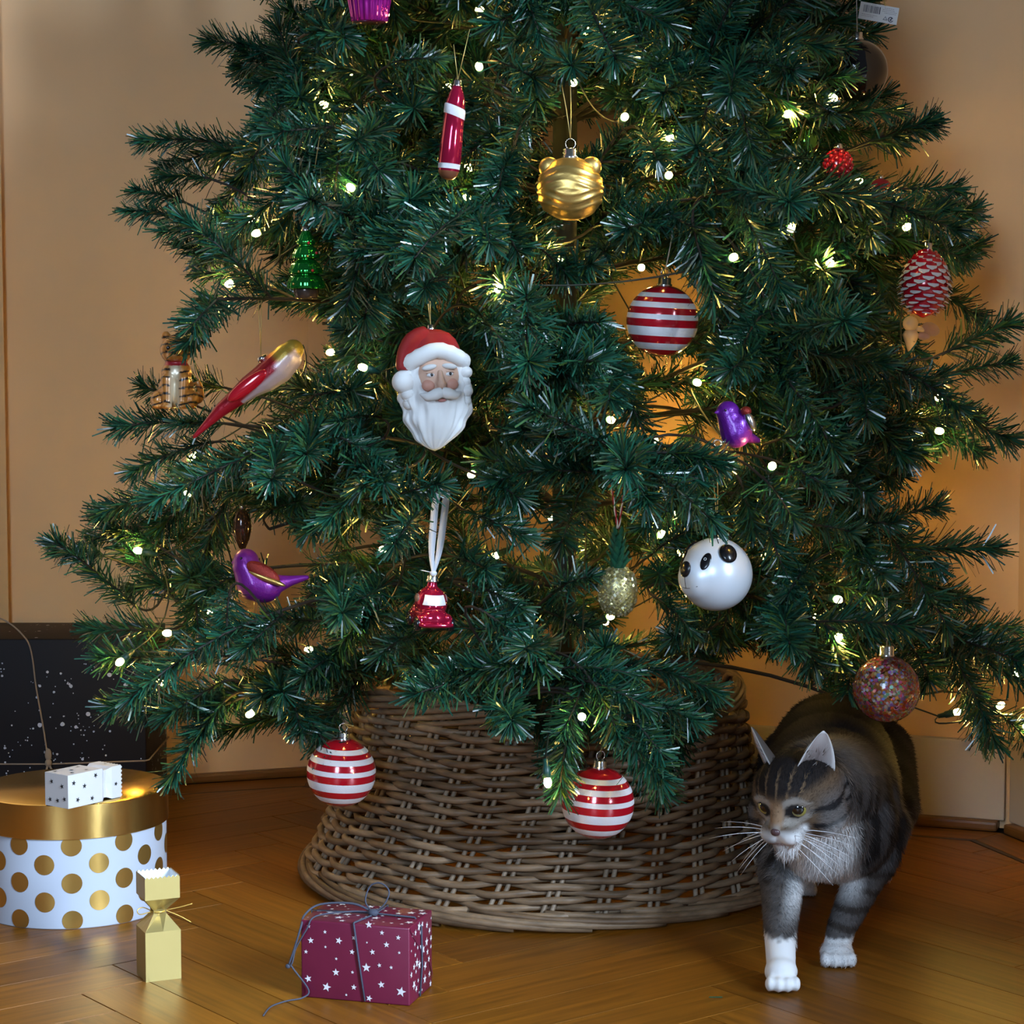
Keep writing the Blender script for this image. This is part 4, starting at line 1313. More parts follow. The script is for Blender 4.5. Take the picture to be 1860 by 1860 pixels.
# ---- car
M_carred = mat('crimson_mirror_glass', (0.50, 0.010, 0.055), 0.12, 0.65, 0.6, coat=.6)
def car():
    px, py, Y = 783, 1100, ORN['car'][2]; u = 1 / ppm(Y)
    o = empty('car_ornament', at(px, py, Y), 'small crimson glass car ornament hanging from a white satin ribbon', 'ornament', rot=(math.radians(3), math.radians(3), math.radians(16)), scale=u)
    mb = MB()
    def rbox(c, s, k=7):
        x, y, z = s[0] / 2 - k, s[1] / 2 - k, s[2] / 2 - k
        for sx in (-1, 1):
            for sy in (-1, 1):
                mb.cap((c[0] + sx * x, c[1] + sy * y, c[2] - z), (c[0] + sx * x, c[1] + sy * y, c[2] + z), k, k, 12, 4)
        mb.box(c, (s[0] - 2 * k, s[1], s[2])); mb.box(c, (s[0], s[1] - 2 * k, s[2])); mb.box(c, (s[0] - 2 * k, s[1] - 2 * k, s[2]))
    rbox((0, 0, -24), (62, 88, 22), 8)                       # lower body
    mb.ell((0, -27, -19), (28, 24, 20)); mb.ell((0, 28, -12), (29, 26, 22))
    mb.ell((0, 2, 4), (30, 33, 32)); 
    for sx in (-1, 1):
        for sy in (-28, 28): mb.ell((sx * 26, sy, -22), (8, 16, 12))
    mb.cap((0, 2, 30), (0, 2, 42), 11, 9)
    me = blob(mb, 2.0, 6); me.materials.append(M_carred); link('body', me, o)
    M_wind = mat('silver_white_window', (0.80, 0.78, 0.80), .35, .2)
    mb = MB(); vs = []
    W, H = 22, 9
    grid = []
    for j in range(5):
        for i in range(9):
            x = -W + 2 * W * i / 8; z = 5 + 2 * H * j / 4
            x *= (1 - .012 * (z - 5))
            yy = -33 * math.sqrt(max(0.05, 1 - (x / 30.5) ** 2 - ((z - 4) / 32.5) ** 2)) + 2 - 1.6
            vs.append((x, yy, z))
    fs = [(j * 9 + i, j * 9 + i + 1, (j + 1) * 9 + i + 1, (j + 1) * 9 + i) for j in range(4) for i in range(8)]
    mb.add(vs, fs); obj('windscreen', mb, M_wind, o)
    for s in (-1, 1):
        mb = MB(); mb.ell((s * 25.5, 4, 12), (4.5, 15, 10)); obj('side_window', mb, mat('smoked_window', (.25, .16, .15), .2, .3) if s < 0 else bpy.data.materials['smoked_window'], o)
        mb = MB(); mb.ell((s * 21, -43, -16), (5, 3, 5)); obj('headlamp', mb, M_carred, o)
        for y in (-30, 30):
            mb = MB(); mb.lathe([(0, -5), (11, -5), (13, -3), (13, 3), (11, 5), (6, 5), (5, 3), (0, 3)], 20, 0, Matrix.Translation((s * 31, y, -29)) @ rot('Y', 90 * s)); obj('wheel', mb, M_dark, o)
    mb = MB(); mb.tube(spline([(-30, -44, -28), (-18, -51, -28), (18, -51, -28), (30, -44, -28)], 6), 4, 8); obj('bumper', mb, M_carred, o)
    mb = MB(); mb.lathe([(0, 44), (11, 44), (12, 46), (10.5, 48), (10.5, 55), (8, 57), (0, 57)], 18); obj('cap', mb, M_silver, o)
    M_rib = mat('white_satin_ribbon', (0.62, 0.64, 0.70), 0.4, 0, .5, sheen=.3)
    def ribbon(path, w):
        mb = MB(); vs, fs = [], []
        pts = spline(path, 6)
        for i, p in enumerate(pts):
            ww = w * min(1, .35 + .65 * min(i, 8) / 8)
            for dx, dy in ((-ww, -.25), (ww, -.25), (ww, .25), (-ww, .25)): vs.append((p.x + dx, p.y + dy + (dx * .15), p.z))
        N = len(pts)
        for i in range(N - 1):
            for k in range(4): fs.append((i * 4 + k, i * 4 + (k + 1) % 4, i * 4 + 4 + (k + 1) % 4, i * 4 + 4 + k))
        mb.add(vs, fs); return mb
    obj('ribbon', ribbon([(0, -1, 60), (-6, -3, 100), (-6, -5, 160), (-4, -5, 196), (6, -2, 214), (14, 6, 216)], 7), M_rib, o)
    obj('ribbon', ribbon([(1, 0, 60), (9, 0, 100), (14, 1, 160), (17, 4, 200), (16, 6, 216)], 7), M_rib, o)
    mb = ribbon([(2, -4, 62), (-8, -7, 63), (-24, -6, 66)], 3); obj('ribbon_end', mb, M_rib, o)
    mb = MB(); mb.ell((0, -2, 60), (7, 5, 5)); obj('ribbon_knot', mb, M_rib, o)
car()

# ---- pine cone
def cone():
    px, py, Y = 1681, 514, ORN['cone'][2]; u = 1 / ppm(Y)
    o = empty('cone_ornament', at(px, py, Y), 'red glass pine cone ornament with white frosted scale tips', 'ornament', rot=(0, math.radians(4), 0), scale=u)
    zz = [-62, -55, -40, -15, 10, 35, 52, 60]; rr = [4, 20, 36, 45, 45, 36, 20, 6]
    mb = MB(); mb.lathe([(0, -63)] + [(r * .93, z) for r, z in zip(rr, zz)] + [(0, 61)], 28); obj('core', mb, M_red, o)
    mb = MB()      # one scale: a rounded tongue, white along its lip
    vs, fs, ms = [], [], []
    nx, ny = 6, 5
    for j in range(ny + 1):
        t = j / ny
        for i in range(nx + 1):
            x = -1 + 2 * i / nx
            w = 10.5 * (0.55 + .45 * math.sin(math.pi * min(1, .25 + .6 * t))) * (1 if t < .8 else math.sqrt(max(0.15, 1 - ((t - .8) / .22) ** 2)))
            out = -1 + 7.5 * t ** 1.4 + (1 - x * x) * 2.2
            vs.append((out, x * w, -12 * t + 5 + (1 - x * x) * -1.5 * t))
    for j in range(ny):
        for i in range(nx):
            a = j * (nx + 1) + i
            fs.append((a, a + nx + 1, a + nx + 2, a + 1)); ms.append(1 if j >= ny - 3 else 0)
    b0 = len(vs)
    vs += [(v[0] - 2.5, v[1] * .95, v[2] + 1.5) for v in vs[:]]
    n0 = b0
    for j in range(ny):
        for i in range(nx):
            a = n0 + j * (nx + 1) + i
            fs.append((a, a + 1, a + nx + 2, a + nx + 1)); ms.append(0)
    a = ny * (nx + 1)
    for i in range(nx): fs.append((a + i, n0 + a + i, n0 + a + i + 1, a + i + 1)); ms.append(1)
    mb.add(vs, fs, ms)
    sm = mesh_of('scale', mb, [M_red, M_glit])
    N = 118
    for i in range(N):
        z = -56 + 112 * (i + .5) / N; a = i * 2.39996
        R = float(np.interp(z, zz, rr))
        s = link('scale', sm, o)
        s.matrix_local = Matrix.Translation((R * .92 * math.cos(a), R * .92 * math.sin(a), z)) @ Matrix.Rotation(a, 4, 'Z') @ Matrix.Rotation(math.radians(-10 + z * .45), 4, 'Y') @ Matrix.Scale(.62 + .38 * R / 45, 4)
    mb = MB(); mb.lathe([(0, 58), (7, 58), (8, 60), (6.5, 62), (6.5, 72), (0, 73)], 14); obj('cap', mb, M_silver, o)
    mb = MB(); mb.tube([(0, 0, 72), (-2, 0, 120)], .8, 5); mb.tube([(0, 0, 72), (3, 0, 120)], .8, 5); obj('thread', mb, M_goldcord, o)
cone()

# ---- confetti bauble
def confetti():
    px, py, Y = 1610, 1251, ORN['confetti'][2]; u = 1 / ppm(Y); r = 62
    o = empty('confetti_bauble', at(px, py, Y), 'clear glass bauble filled with colourful confetti above the cat', 'bauble', scale=u)
    mg = bpy.data.materials.new('thin_clear_glass'); mg.use_nodes = True
    nt = mg.node_tree; nt.nodes.remove(nt.nodes['Principled BSDF'])
    out = nt.nodes['Material Output']
    tr = nt.nodes.new('ShaderNodeBsdfTransparent'); tr.inputs['Color'].default_value = (.97, .97, .98, 1)
    gl = nt.nodes.new('ShaderNodeBsdfGlossy'); gl.inputs['Roughness'].default_value = .05
    fr = nt.nodes.new('ShaderNodeFresnel'); fr.inputs['IOR'].default_value = 1.5
    mx = nt.nodes.new('ShaderNodeMixShader')
    nt.links.new(fr.outputs[0], mx.inputs[0]); nt.links.new(tr.outputs[0], mx.inputs[1]); nt.links.new(gl.outputs[0], mx.inputs[2]); nt.links.new(mx.outputs[0], out.inputs['Surface'])
    mb = MB(); mb.ell((0, 0, 0), r, None, 40, 26); obj('glass', mb, mg, o)
    mc = island_mat('confetti', [(0, (0.95, 0.20, 0.10)), (.18, (0.98, 0.50, 0.14)), (.32, (0.95, 0.18, 0.42)), (.46, (0.72, 0.36, 0.95)), (.58, (0.30, 0.38, 0.95)), (.66, (0.25, 0.65, 0.40)), (.73, (0.98, 0.80, 0.38)), (.83, (0.97, 0.95, 0.97)), (1, (0.85, 0.20, 0.16))], .28, .1, .6, coat=.4)
    mc.node_tree.nodes['Color Ramp'].color_ramp.interpolation = 'CONSTANT'
    ntc = mc.node_tree; tl = ntc.nodes.new('ShaderNodeBsdfTranslucent'); mxc = ntc.nodes.new('ShaderNodeMixShader'); mxc.inputs[0].default_value = .40
    ntc.links.new(ntc.nodes['Color Ramp'].outputs['Color'], tl.inputs['Color'])
    ntc.links.new(ntc.nodes['Principled BSDF'].outputs[0], mxc.inputs[1]); ntc.links.new(tl.outputs[0], mxc.inputs[2])
    ntc.links.new(mxc.outputs[0], ntc.nodes['Material Output'].inputs['Surface'])
    q = np.random.default_rng(8); mb = MB()
    for i in range(1250):
        n = q.normal(size=3); n /= np.linalg.norm(n); n = Vector(n)
        R = r - 1.5 - abs(q.normal(0, 2.5))
        M = Matrix.Translation(n * R) @ (n + Vector(q.normal(0, .25, 3))).to_track_quat('Z', 'Y').to_matrix().to_4x4() @ Matrix.Rotation(q.random() * 6, 4, 'Z')
        s = 2.6 + q.random() * 1.2
        mb.add([(s * math.cos(k * math.pi / 3), s * math.sin(k * math.pi / 3), 0) for k in range(6)], [(0, 1, 2, 3, 4, 5)], 0, M)
    obj('confetti', mb, mc, o, smooth=False, kind='stuff')
    mb = MB(); mb.lathe([(0, 60), (14, 60), (15, 62), (13, 64), (13, 78), (11, 80), (0, 80)], 18); obj('cap', mb, M_silver, o)
    mb = MB()
    for dx in (-2, 2): mb.tube([(0, 0, 80), (dx - 3, 0, 168)], .8, 5)
    obj('thread', mb, M_greycord, o)
confetti()

# ---- green glass tree
M_green = mat('green_mirror_glass', (0.006, 0.30, 0.035), 0.10, 0.75, 0.6, coat=.7)
def greentree():
    px, py, Y = 556, 478, ORN['greentree'][2]; u = 1 / ppm(Y)
    o = empty('tree_ornament', at(px, py, Y), 'shiny green glass fir tree ornament with tiers and a dark base', 'ornament', scale=u)
    prof = [(0, -46), (33, -46), (34, -42), (33, -34), (27, -24), (21, -21), (30, -18), (30, -13), (25, -2), (17, 5), (15, 7), (24, 9), (24, 14), (18, 26), (11, 32), (16, 34), (17, 38), (11, 50), (6, 58), (0, 60)]
    fine = []
    for (r0, z0), (r1, z1) in zip(prof[:-1], prof[1:]):
        for k in range(3): fine.append((r0 + (r1 - r0) * k / 3, z0 + (z1 - z0) * k / 3))
    fine.append(prof[-1])
    mb = MB(); mb.lathe(fine, 60, ang=lambda a, z: 1 + .06 * abs(math.sin(a * 6)) )
    obj('tiers', mb, M_green, o)
    mb = MB(); mb.lathe([(0, -64), (19, -64), (21, -60), (24, -48), (23, -45), (0, -45)], 28); obj('base', mb, mat('dark_brown_glass', (.10, .07, .055), .2, .5, coat=.4), o)
    for i, (a, z, R) in enumerate([(-1.2, 36, 17), (-1.35, 12, 25), (-1.1, -14, 31), (-2.2, -38, 34), (-.6, 18, 24), (-1.9, -16, 31)]):
        mb = MB(); mb.ell((R * math.cos(a), R * math.sin(a), z), 2.6); obj('bead', mb, M_red if i % 2 == 0 else M_gold, o)
    mb = MB(); mb.lathe([(0, 57), (8, 57), (9, 59), (7.5, 61), (7.5, 68), (0, 69)], 14); obj('cap', mb, M_silver, o)
    mb = MB(); mb.tube([(0, 0, 68), (10, 0, 160)], .8, 5); mb.tube([(0, 0, 68), (26, 0, 226)], .8, 5); obj('thread', mb, M_goldcord, o)
greentree()

# ---- long red baton with white bands
def baton():
    Y = ORN['baton'][2]; u = 1 / ppm(Y)
    o = empty('long_red_ornament', at(822, 240, Y), 'long crimson glass ornament with white bands and silver cap', 'ornament', rot=(0, math.radians(6), 0), scale=u)
    prof = [(0, -86), (10, -84), (16, -78), (19, -70), (19.5, -66), (20, -58), (20.5, -57), (20, -20), (19, 0), (18.5, 26), (19.5, 28), (19.5, 44), (18, 46), (17, 56), (13, 70), (10, 76), (9, 82), (0, 82)]
    mi = [2, 2, 2, 0, 1, 1] + [0] * 4 + [1, 1, 0, 0, 0, 0, 0]
    mb = MB(); M = Matrix.Identity(4)
    mb.lathe(prof, 36, mi)
    me = mesh_of('body', mb, [M_carred, M_glit, mat('copper_tip', (.35, .12, .06), .3, .6)])
    for v in me.vertices:
        if 20 < v.co.z < 50: v.co.z -= v.co.x * .28         # the upper band runs aslant
    link('body', me, o)
    mb = MB(); mb.lathe([(0, 81), (8, 81), (8.5, 83), (7, 85), (7, 91), (4, 94), (0, 94)], 14); obj('cap', mb, M_silver, o)
    mb = MB(); mb.tube([(0, 0, 93), (-14, 0, 155)], .7, 5); mb.tube([(0, 0, 93), (12, 0, 185)], .7, 5); obj('thread', mb, M_goldcord, o)
baton()

# ---- black bauble
def blackball():
    px, py, Y = 1556, 129, ORN['black'][2]; u = 1 / ppm(Y)
    o = empty('black_bauble', at(px, py, Y), 'large glossy black bauble half hidden by twigs at the tree\'s upper right edge', 'bauble', scale=u)
    mb = MB(); mb.ell((0, 0, 0), 56, None, 48, 32); obj('ball', mb, M_black, o)
    mb = MB(); mb.lathe([(0, 54), (11, 54), (12, 57), (10, 59), (10, 68), (0, 69)], 16); obj('cap', mb, M_silver, o)
    mb = MB(); mb.tube([(0, 0, 68), (-2, 0, 140)], .8, 5); obj('thread', mb, M_greycord, o)
blackball()

# ---- fluted magenta cup at the very top
def cup():
    px, py, Y = 671, 41, ORN['cup'][2]; u = 1 / ppm(Y)
    o = empty('cupcake_ornament', at(px, py, Y), 'shiny magenta fluted cup ornament at the top edge of the picture', 'ornament', scale=u)
    mb = MB(); mb.lathe([(0, 0), (29, 0), (32, 2), (38, 40), (41, 58), (40, 62)], 120, ang=lambda a, z: 1 + (.035 * math.cos(a * 22) if z > 1 else 0))
    obj('fluted_cup', mb, mat('magenta_mirror_glass', (0.42, 0.012, 0.30), .14, .7, .6, coat=.5), o)
    mb = MB(); mb.lathe([(0, 60), (43, 60), (45, 66), (40, 76), (32, 82), (34, 88), (24, 98), (12, 106), (0, 110)], 40, ang=lambda a, z: 1 + .03 * math.sin(a * 5 + z * .2)); obj('icing', mb, mat('pink_glass', (0.5, 0.10, 0.32), .25, .4), o)
    mb = MB(); mb.lathe([(0, 108), (8, 108), (8, 116), (0, 117)], 14); obj('cap', mb, M_silver, o)
cup()

# ---- half hidden small pieces
def hidden_bits():
    Y = -0.16; u = 1 / ppm(Y)
    o = empty('green_ball_ornament', at(1463, 258, Y), 'small shiny green ball peeping out of the foliage below a lit bulb', 'bauble', scale=u)
    mb = MB(); mb.ell((0, 0, 0), 25, None, 28, 18); obj('ball', mb, mat('olive_green_glass', (.05, .16, .02), .1, .7, coat=.6), o)
    mb = MB(); mb.lathe([(0, 23), (6, 23), (6, 31), (0, 32)], 12); obj('cap', mb, M_silver, o)
    Y = -0.15; u = 1 / ppm(Y)
    o = empty('red_berry_ornament', at(1522, 300, Y), 'dark red glittering knobbly ornament almost hidden by needles, silver cap on top', 'ornament', scale=u)
    mb = MB(); q = random.Random(4)
    mb.ell((0, 0, 0), (24, 22, 26))
    for i in range(70):
        z = -1 + 2 * (i + .5) / 70; a = i * 2.39996; r = math.sqrt(1 - z * z)
        mb.ell((24 * r * math.cos(a), 22 * r * math.sin(a), 26 * z), 5.2, None, 8, 6)
    obj('knobbly_ball', mb, M_red, o)
    mb = MB(); mb.lathe([(0, 26), (8, 26), (8, 38), (0, 39)], 12); obj('cap', mb, M_silver, o)
    o = empty('red_glitter_ornament', at(1600, 336, -.10), 'small red ornament showing only as a red glint between dark needles', 'ornament', scale=u)
    mb = MB(); mb.ell((0, 0, 0), (18, 14, 11), None, 20, 14); obj('ball', mb, M_redglit, o)
    mb = MB(); mb.lathe([(0, 10), (5, 10), (5, 16), (0, 17)], 12); obj('cap', mb, M_silver, o)
    # pale figure below the pine cone
    Y = ORN['cream'][2]; u = 1 / ppm(Y)
    o = empty('cream_figure_ornament', at(1654, 612, Y), 'small cream and pink ornament half hidden below the red pine cone', 'ornament', scale=u)
    Mc = mat('cream_paint', (.62, .42, .26), .45)
    mb = MB(); mb.lathe([(0, -30), (4, -28), (12, -4), (15, 4), (10, 12), (0, 14)], 22); obj('cone_body', mb, Mc, o)
    mb = MB(); mb.ell((-1, -2, 24), (14, 13, 14)); obj('head', mb, Mc, o)
    mb = MB(); mb.ell((36, -2, 14), (17, 10, 12), rot('Y', 25)); mb.ell((24, 0, 2), (12, 9, 8)); obj('wing', mb, mat('pink_silver_glitter', (.55, .33, .32), .3, .5, bump=.6, bump_scale=1000), o)
    mb = MB(); mb.tube([(8, 0, 16), (24, -3, 12)], 5, 8); obj('arm', mb, Mc, o)
    # brown drop at the rim of the left gap
    Y = -0.06; u = 1 / ppm(Y)
    o = empty('brown_drop_ornament', at(440, 958, Y), 'dark brown glossy drop ornament above the lower purple bird', 'ornament', scale=u)
    mb = MB(); mb.lathe([(0, -42), (6, -38), (13, -22), (17, -4), (16, 12), (11, 26), (5, 34), (0, 35)], 24); obj('drop', mb, mat('brown_glass', (.055, .022, .012), .1, .3, coat=.7), o)
    mb = MB(); mb.lathe([(0, 33), (5, 33), (5, 41), (0, 42)], 12); obj('cap', mb, M_silver, o)
    mb = MB(); mb.tube([(0, 0, 41), (2, 0, 90)], .7, 5); obj('thread', mb, M_goldcord, o)
hidden_bits()

# ---- paper price tag with a barcode
def price_tag():
    Y = ORN['tag'][2]; u = 1 / ppm(Y)
    o = empty('paper_tag', at(1596, 24, Y), 'white paper tag printed with a barcode hanging at the top right of the tree', 'tag', rot=(math.radians(-6), math.radians(10), 0), scale=u)
    mb = MB(); mb.box((0, 0, 0), (70, .8, 31)); obj('paper', mb, mat('tag_paper', (.55, .56, .58), .7), o, smooth=False)
    ink = mat('tag_ink', (.06, .06, .09), .7)
    q = random.Random(2); mb = MB(); x = -28
    while x < -1:
        w = q.choice((.7, 1.0, 1.5)); mb.box((x, -.5, 4.5), (w, .25, 13)); x += w + q.choice((.7, 1.0, 1.3))
    mb.box((1.2, -.5, 4.5), (2, .25, 13))
    obj('barcode', mb, ink, o, smooth=False, kind='stuff')
    mb = MB()
    for z, x0, x1 in ((-6, -30, -2), (-9, -30, -8), (13.3, -14, -8), (8, 6, 27), (5, 6, 30), (2, 10, 31), (11, 9, 24)):
        x = x0
        while x < x1:
            w = q.uniform(1, 3.2); mb.box((x + w / 2, -.5, z), (w, .25, .9)); x += w + .8
    obj('small_print', mb, mat('tag_grey_ink', (.25, .22, .25), .7), o, smooth=False, kind='stuff')
    mb = MB(); mb.tube([(23 + 4.2 * math.cos(a), -.6, -8 + 4.2 * math.sin(a)) for a in np.linspace(.6, 6.0, 16)], .8, 5); mb.add([(26, -.7, -4.5), (22, -.7, -3), (24.5, -.7, -8)], [(0, 1, 2)]); mb.ell((23, -.5, -8.5), (1.9, .3, 1.6), None, 8, 6)
    obj('recycling_mark', mb, ink, o)
    mb = MB(); mb.tube([(13 + 4 * math.cos(a), -.6, -8 + 4 * math.sin(a)) for a in (math.pi / 2, math.pi / 2 + 2.094, math.pi / 2 + 4.189)], .9, 5, closed=True)
    obj('triangle_mark', mb, ink, o)
    mb = MB(); mb.tube([(10, 0, 14), (2, 0, 36), (-6, 2, 60)], .7, 5); mb.tube([(10, 0, 14), (-6, 0, 40), (-8, 2, 60)], .7, 5); obj('thread', mb, M_goldcord, o)
price_tag()

# ================================================================== GIFTS
def face_star(mb, M, x, y, r, a0=0.0, inner=.42, t=0.0003, n=5):
    vs = []
    for k in range(2 * n):
        rr = r if k % 2 == 0 else r * inner
        a = a0 + math.pi / 2 + math.pi * k / n
        vs.append((x + rr * math.cos(a), y + rr * math.sin(a), t))
    vs.append((x, y, t))
    mb.add(vs, [(2 * n, k, (k + 1) % (2 * n)) for k in range(2 * n)], 0, M)

# ---- maroon parcel with stars
def maroon():
    A, B = on_floor(547, 1811), on_floor(744, 1828)
    ex = (B - A).normalized(); ey = Vector((-ex.y, ex.x, 0))
    w, d, h = (B - A).length, 0.077, 0.083
    ctr = (A + B) / 2 + ey * d / 2
    ang = math.atan2(ex.y, ex.x)
    o = empty('maroon_gift', ctr, 'maroon gift box printed with white stars, tied with blue-grey twine', 'gift', rot=(0, 0, ang))
    M_p = mat('maroon_paper', (0.140, 0.012, 0.038), 0.30, 0.1, 0.6, noise_amt=.06, noise_scale=40)
    mb = MB(); mb.box((0, 0, h / 2), (w, d, h)); obj('wrapped_box', mb, M_p, o, bevel=.0018)
    ms = mat('white_star_print', (.62, .58, .60), .5)
    px = w / 197.0
    F_ = Matrix.Translation((-w / 2, -d / 2 - .0002, 0)) @ rot('X', 90)
    mb = MB()
    # star positions read from the front face in the zoomed crop (x, y, size)
    for x, y, s in [(268, 645, 24), (290, 803, 40), (235, 930, 26), (450, 705, 24), (605, 800, 44), (775, 765, 30), (455, 873, 18), (940, 612, 46), (1085, 700, 30), (1265, 752, 32), (1135, 835, 38),
                    (918, 815, 14), (752, 925, 34), (978, 922, 36), (1275, 925, 20), (575, 1005, 20), (570, 1158, 46), (910, 1100, 56), (1055, 1072, 28), (1185, 1095, 24), (755, 1155, 22), (258, 1232, 46),
                    (465, 1325, 56), (770, 1325, 36), (1075, 1292, 44), (1293, 1372, 62), (685, 1412, 18), (940, 1450, 40)]:
        X = (x - 175) / (1385 - 175) * w; top = 575 + (x - 175) / 1210 * 65; bot = 1440 + (x - 175) / 1210 * 100
        Z = (bot - y) / (bot - top) * h
        face_star(mb, F_, X, Z, s * .5 / 6.2 * px * 1.85, random.uniform(-.3, .3))
    R_ = Matrix.Translation((w / 2 + .0002, -d / 2, 0)) @ rot('Z', 90) @ rot('X', 90)
    q = random.Random(12)
    pos = []
    def scatter(Mx, W, H, n):
        pts = []
        tries = 0
        while len(pts) < n and tries < 800:
            tries += 1
            x, y = q.uniform(.004, W - .004), q.uniform(.004, H - .004); s = q.choice((.0018, .0028, .004, .0056))
            if all(math.hypot(x - a, y - b) > .009 for a, b in pts):
                pts.append((x, y)); face_star(mb, Mx, x, y, s, q.uniform(-.5, .5))
    scatter(R_, d, h, 34)
    scatter(Matrix.Translation((-w / 2, -d / 2, h + .0002)), w, d, 46)
    scatter(Matrix.Translation((w / 2, d / 2 + .0002, 0)) @ rot('Z', 180) @ rot('X', 90), w, h, 30)
    scatter(Matrix.Translation((-w / 2 - .0002, d / 2, 0)) @ rot('Z', -90) @ rot('X', 90), d, h, 26)
    obj('star_print', mb, ms, o, smooth=False, kind='stuff')
    # folded flap on the right end
    mb = MB(); x0 = w / 2 + .0006
    mb.add([(x0, -d / 2 + .001, h - .001), (x0, d * .12, h * .5), (x0, d * .12, h * .47), (x0, -d / 2 + .001, h - .004)], [(0, 1, 2, 3)])
    mb.add([(x0, d / 2 - .012, .030), (x0 + .0015, d / 2 - .003, .008), (x0, d / 2 - .004, .024)], [(0, 1, 2)])
    obj('paper_flap', mb, mat('maroon_fold', (.10, .008, .03), .5), o, smooth=False)
    M_tw = mat('blue_grey_twine', (.045, .05, .075), .8, bump=.5, bump_scale=800)
    r = .0010
    xs = w * .045; e = .0014
    mb = MB(); mb.tube([(xs - .006, -d / 2 - e, h + e), (xs, -d / 2 - e, h * .5), (xs + .006, -d / 2 - e, .002)], r, 7)
    mb.tube([(xs - .006, -d / 2 - e, h + e), (xs + .004, 0, h + e), (xs + .004, d / 2 + e, h + e), (xs, d / 2 + e, .002)], r, 7)
    obj('twine_band', mb, M_tw, o)
    mb = MB(); ys = -.002
    mb.tube([(-w / 2 - e, ys, .002), (-w / 2 - e, ys, h + e), (xs, 0, h + e * 1.5), (w / 2 - .006, ys, h + e), (w / 2 + e, ys, h - .008), (w / 2 + e, ys + .002, h * .4), (w / 2 + e, ys - .006, .002)], r, 7)
    obj('twine_band', mb, M_tw, o)
    K = Vector((xs + .003, -.004, h + .004))
    mb = MB(); mb.ell(K, (.006, .005, .004)); mb.tube([K + Vector((.004 * math.cos(t), .002 * math.sin(t), .003 * math.sin(2 * t))) for t in np.linspace(0, 6.28, 14)], .0013, 6, closed=True)
    obj('twine_knot', mb, M_tw, o)
    mb = MB()
    mb.tube(spline([K, K + Vector((-.010, .004, .010)), K + Vector((-.006, .008, .026)), K + Vector((.006, .008, .030)), K + Vector((.016, .006, .022)), K + Vector((.011, .002, .008)), K], 5), .0009, 7)
    obj('twine_loop', mb, M_tw, o)
    mb = MB()
    mb.tube(spline([K, (xs - .02, -.004, h + .012), (xs - .055, -.010, h + .010), (xs - .066, -.026, h + .002), (xs - .064, -d / 2 - .003, h - .006), (xs - .072, -d / 2 - .004, h - .032), (xs - .078, -d / 2 - .003, h - .048)], 5), .0012, 7)
    mb.tube(spline([(xs - .079, -d / 2 - .003, h - .050), (xs - .074, -d / 2 - .004, h - .046), (xs - .070, -d / 2 - .003, h - .03), (xs - .057, -d / 2 - .004, h - .008), (xs - .050, -d / 2 + .004, h + .004), (xs - .02, -.006, h + .004), K], 5), .0009, 7)
    obj('twine_loop', mb, M_tw, o)
    mb = MB()
    mb.tube(spline([(xs - .077, -d / 2 - .003, h - .047), (xs - .072, -d / 2 - .004, .030), (xs - .056, -d / 2 - .003, .009), (xs - .060, -d / 2 - .012, .003), (xs - .074, -d / 2 - .022, .0014), (xs - .082, -d / 2 - .045, .0014), (xs - .078, -d / 2 - .075, .0014)], 6), .0009, 7)
    obj('twine_end', mb, M_tw, o)
    mb = MB(); mb.ell((xs - .079, -d / 2 - .003, h - .050), (.003, .0022, .0026)); obj('twine_knot', mb, M_tw, o)
maroon()

# ---- round hat box
HB = Vector((at(135, 1550, -0.185).x, -0.188, 0))
def hatbox():
    o = empty('hat_box', HB, 'round white box with gold polka dots and a shiny gold lid', 'box')
    r, h = .1125, .112
    M_card = mat('white_card', (.40, .43, .50), .45)
    mb = MB(); mb.lathe([(0, 0.0), (r - .001, 0.0), (r, .001), (r, h), (0, h)], 96); obj('body', mb, M_card, o, sharp=40)
    mb = MB(); R = r + .0028
    mb.lathe([(r - .002, .1075), (R - .0006, .1072), (R, .1078), (R, .1478), (R - .0015, .1490), (0, .1490)], 128); obj('lid', mb, M_gold, o, sharp=40)
    mb = MB()
    du, dv, rad = .0322, .0445, .0121
    n = 22
    du = 2 * math.pi * r / n
    for k in range(n):
        a0 = -math.pi / 2 + (k - .385) * du / r
        for j in range(-1, 4):
            zc = .0325 + dv * j - (dv / 2 if k % 2 else 0)
            # one printed disc, bent round the box and cut at its edges
            vs, fs = [], []
            rr = r + .0004
            nr, na = 3, 24
            for i in range(nr + 1):
                for q in range(na):
                    t = 2 * math.pi * q / na
                    x = rad * i / nr * math.cos(t); z = zc + rad * i / nr * math.sin(t)
                    z = min(max(z, .0008), .1115)
                    a = a0 + x / r
                    vs.append((rr * math.cos(a), rr * math.sin(a), z))
            if zc + rad < .001 or zc - rad > .111: continue
            for i in range(nr):
                for q in range(na):
                    fs.append((i * na + q, i * na + (q + 1) % na, (i + 1) * na + (q + 1) % na, (i + 1) * na + q))
            fs2 = []
            for f in fs:
                zs = [vs[v][2] for v in f]
                if max(zs) - min(zs) > 1e-7 or len(set(zs)) > 1: fs2.append(f[::-1])
            mb.add(vs, fs2)
    obj('dot_print', mb, mat('gold_dot_print', (.60, .37, .10), .28, .9, bump=.1, bump_scale=80), o, kind='stuff')
hatbox()

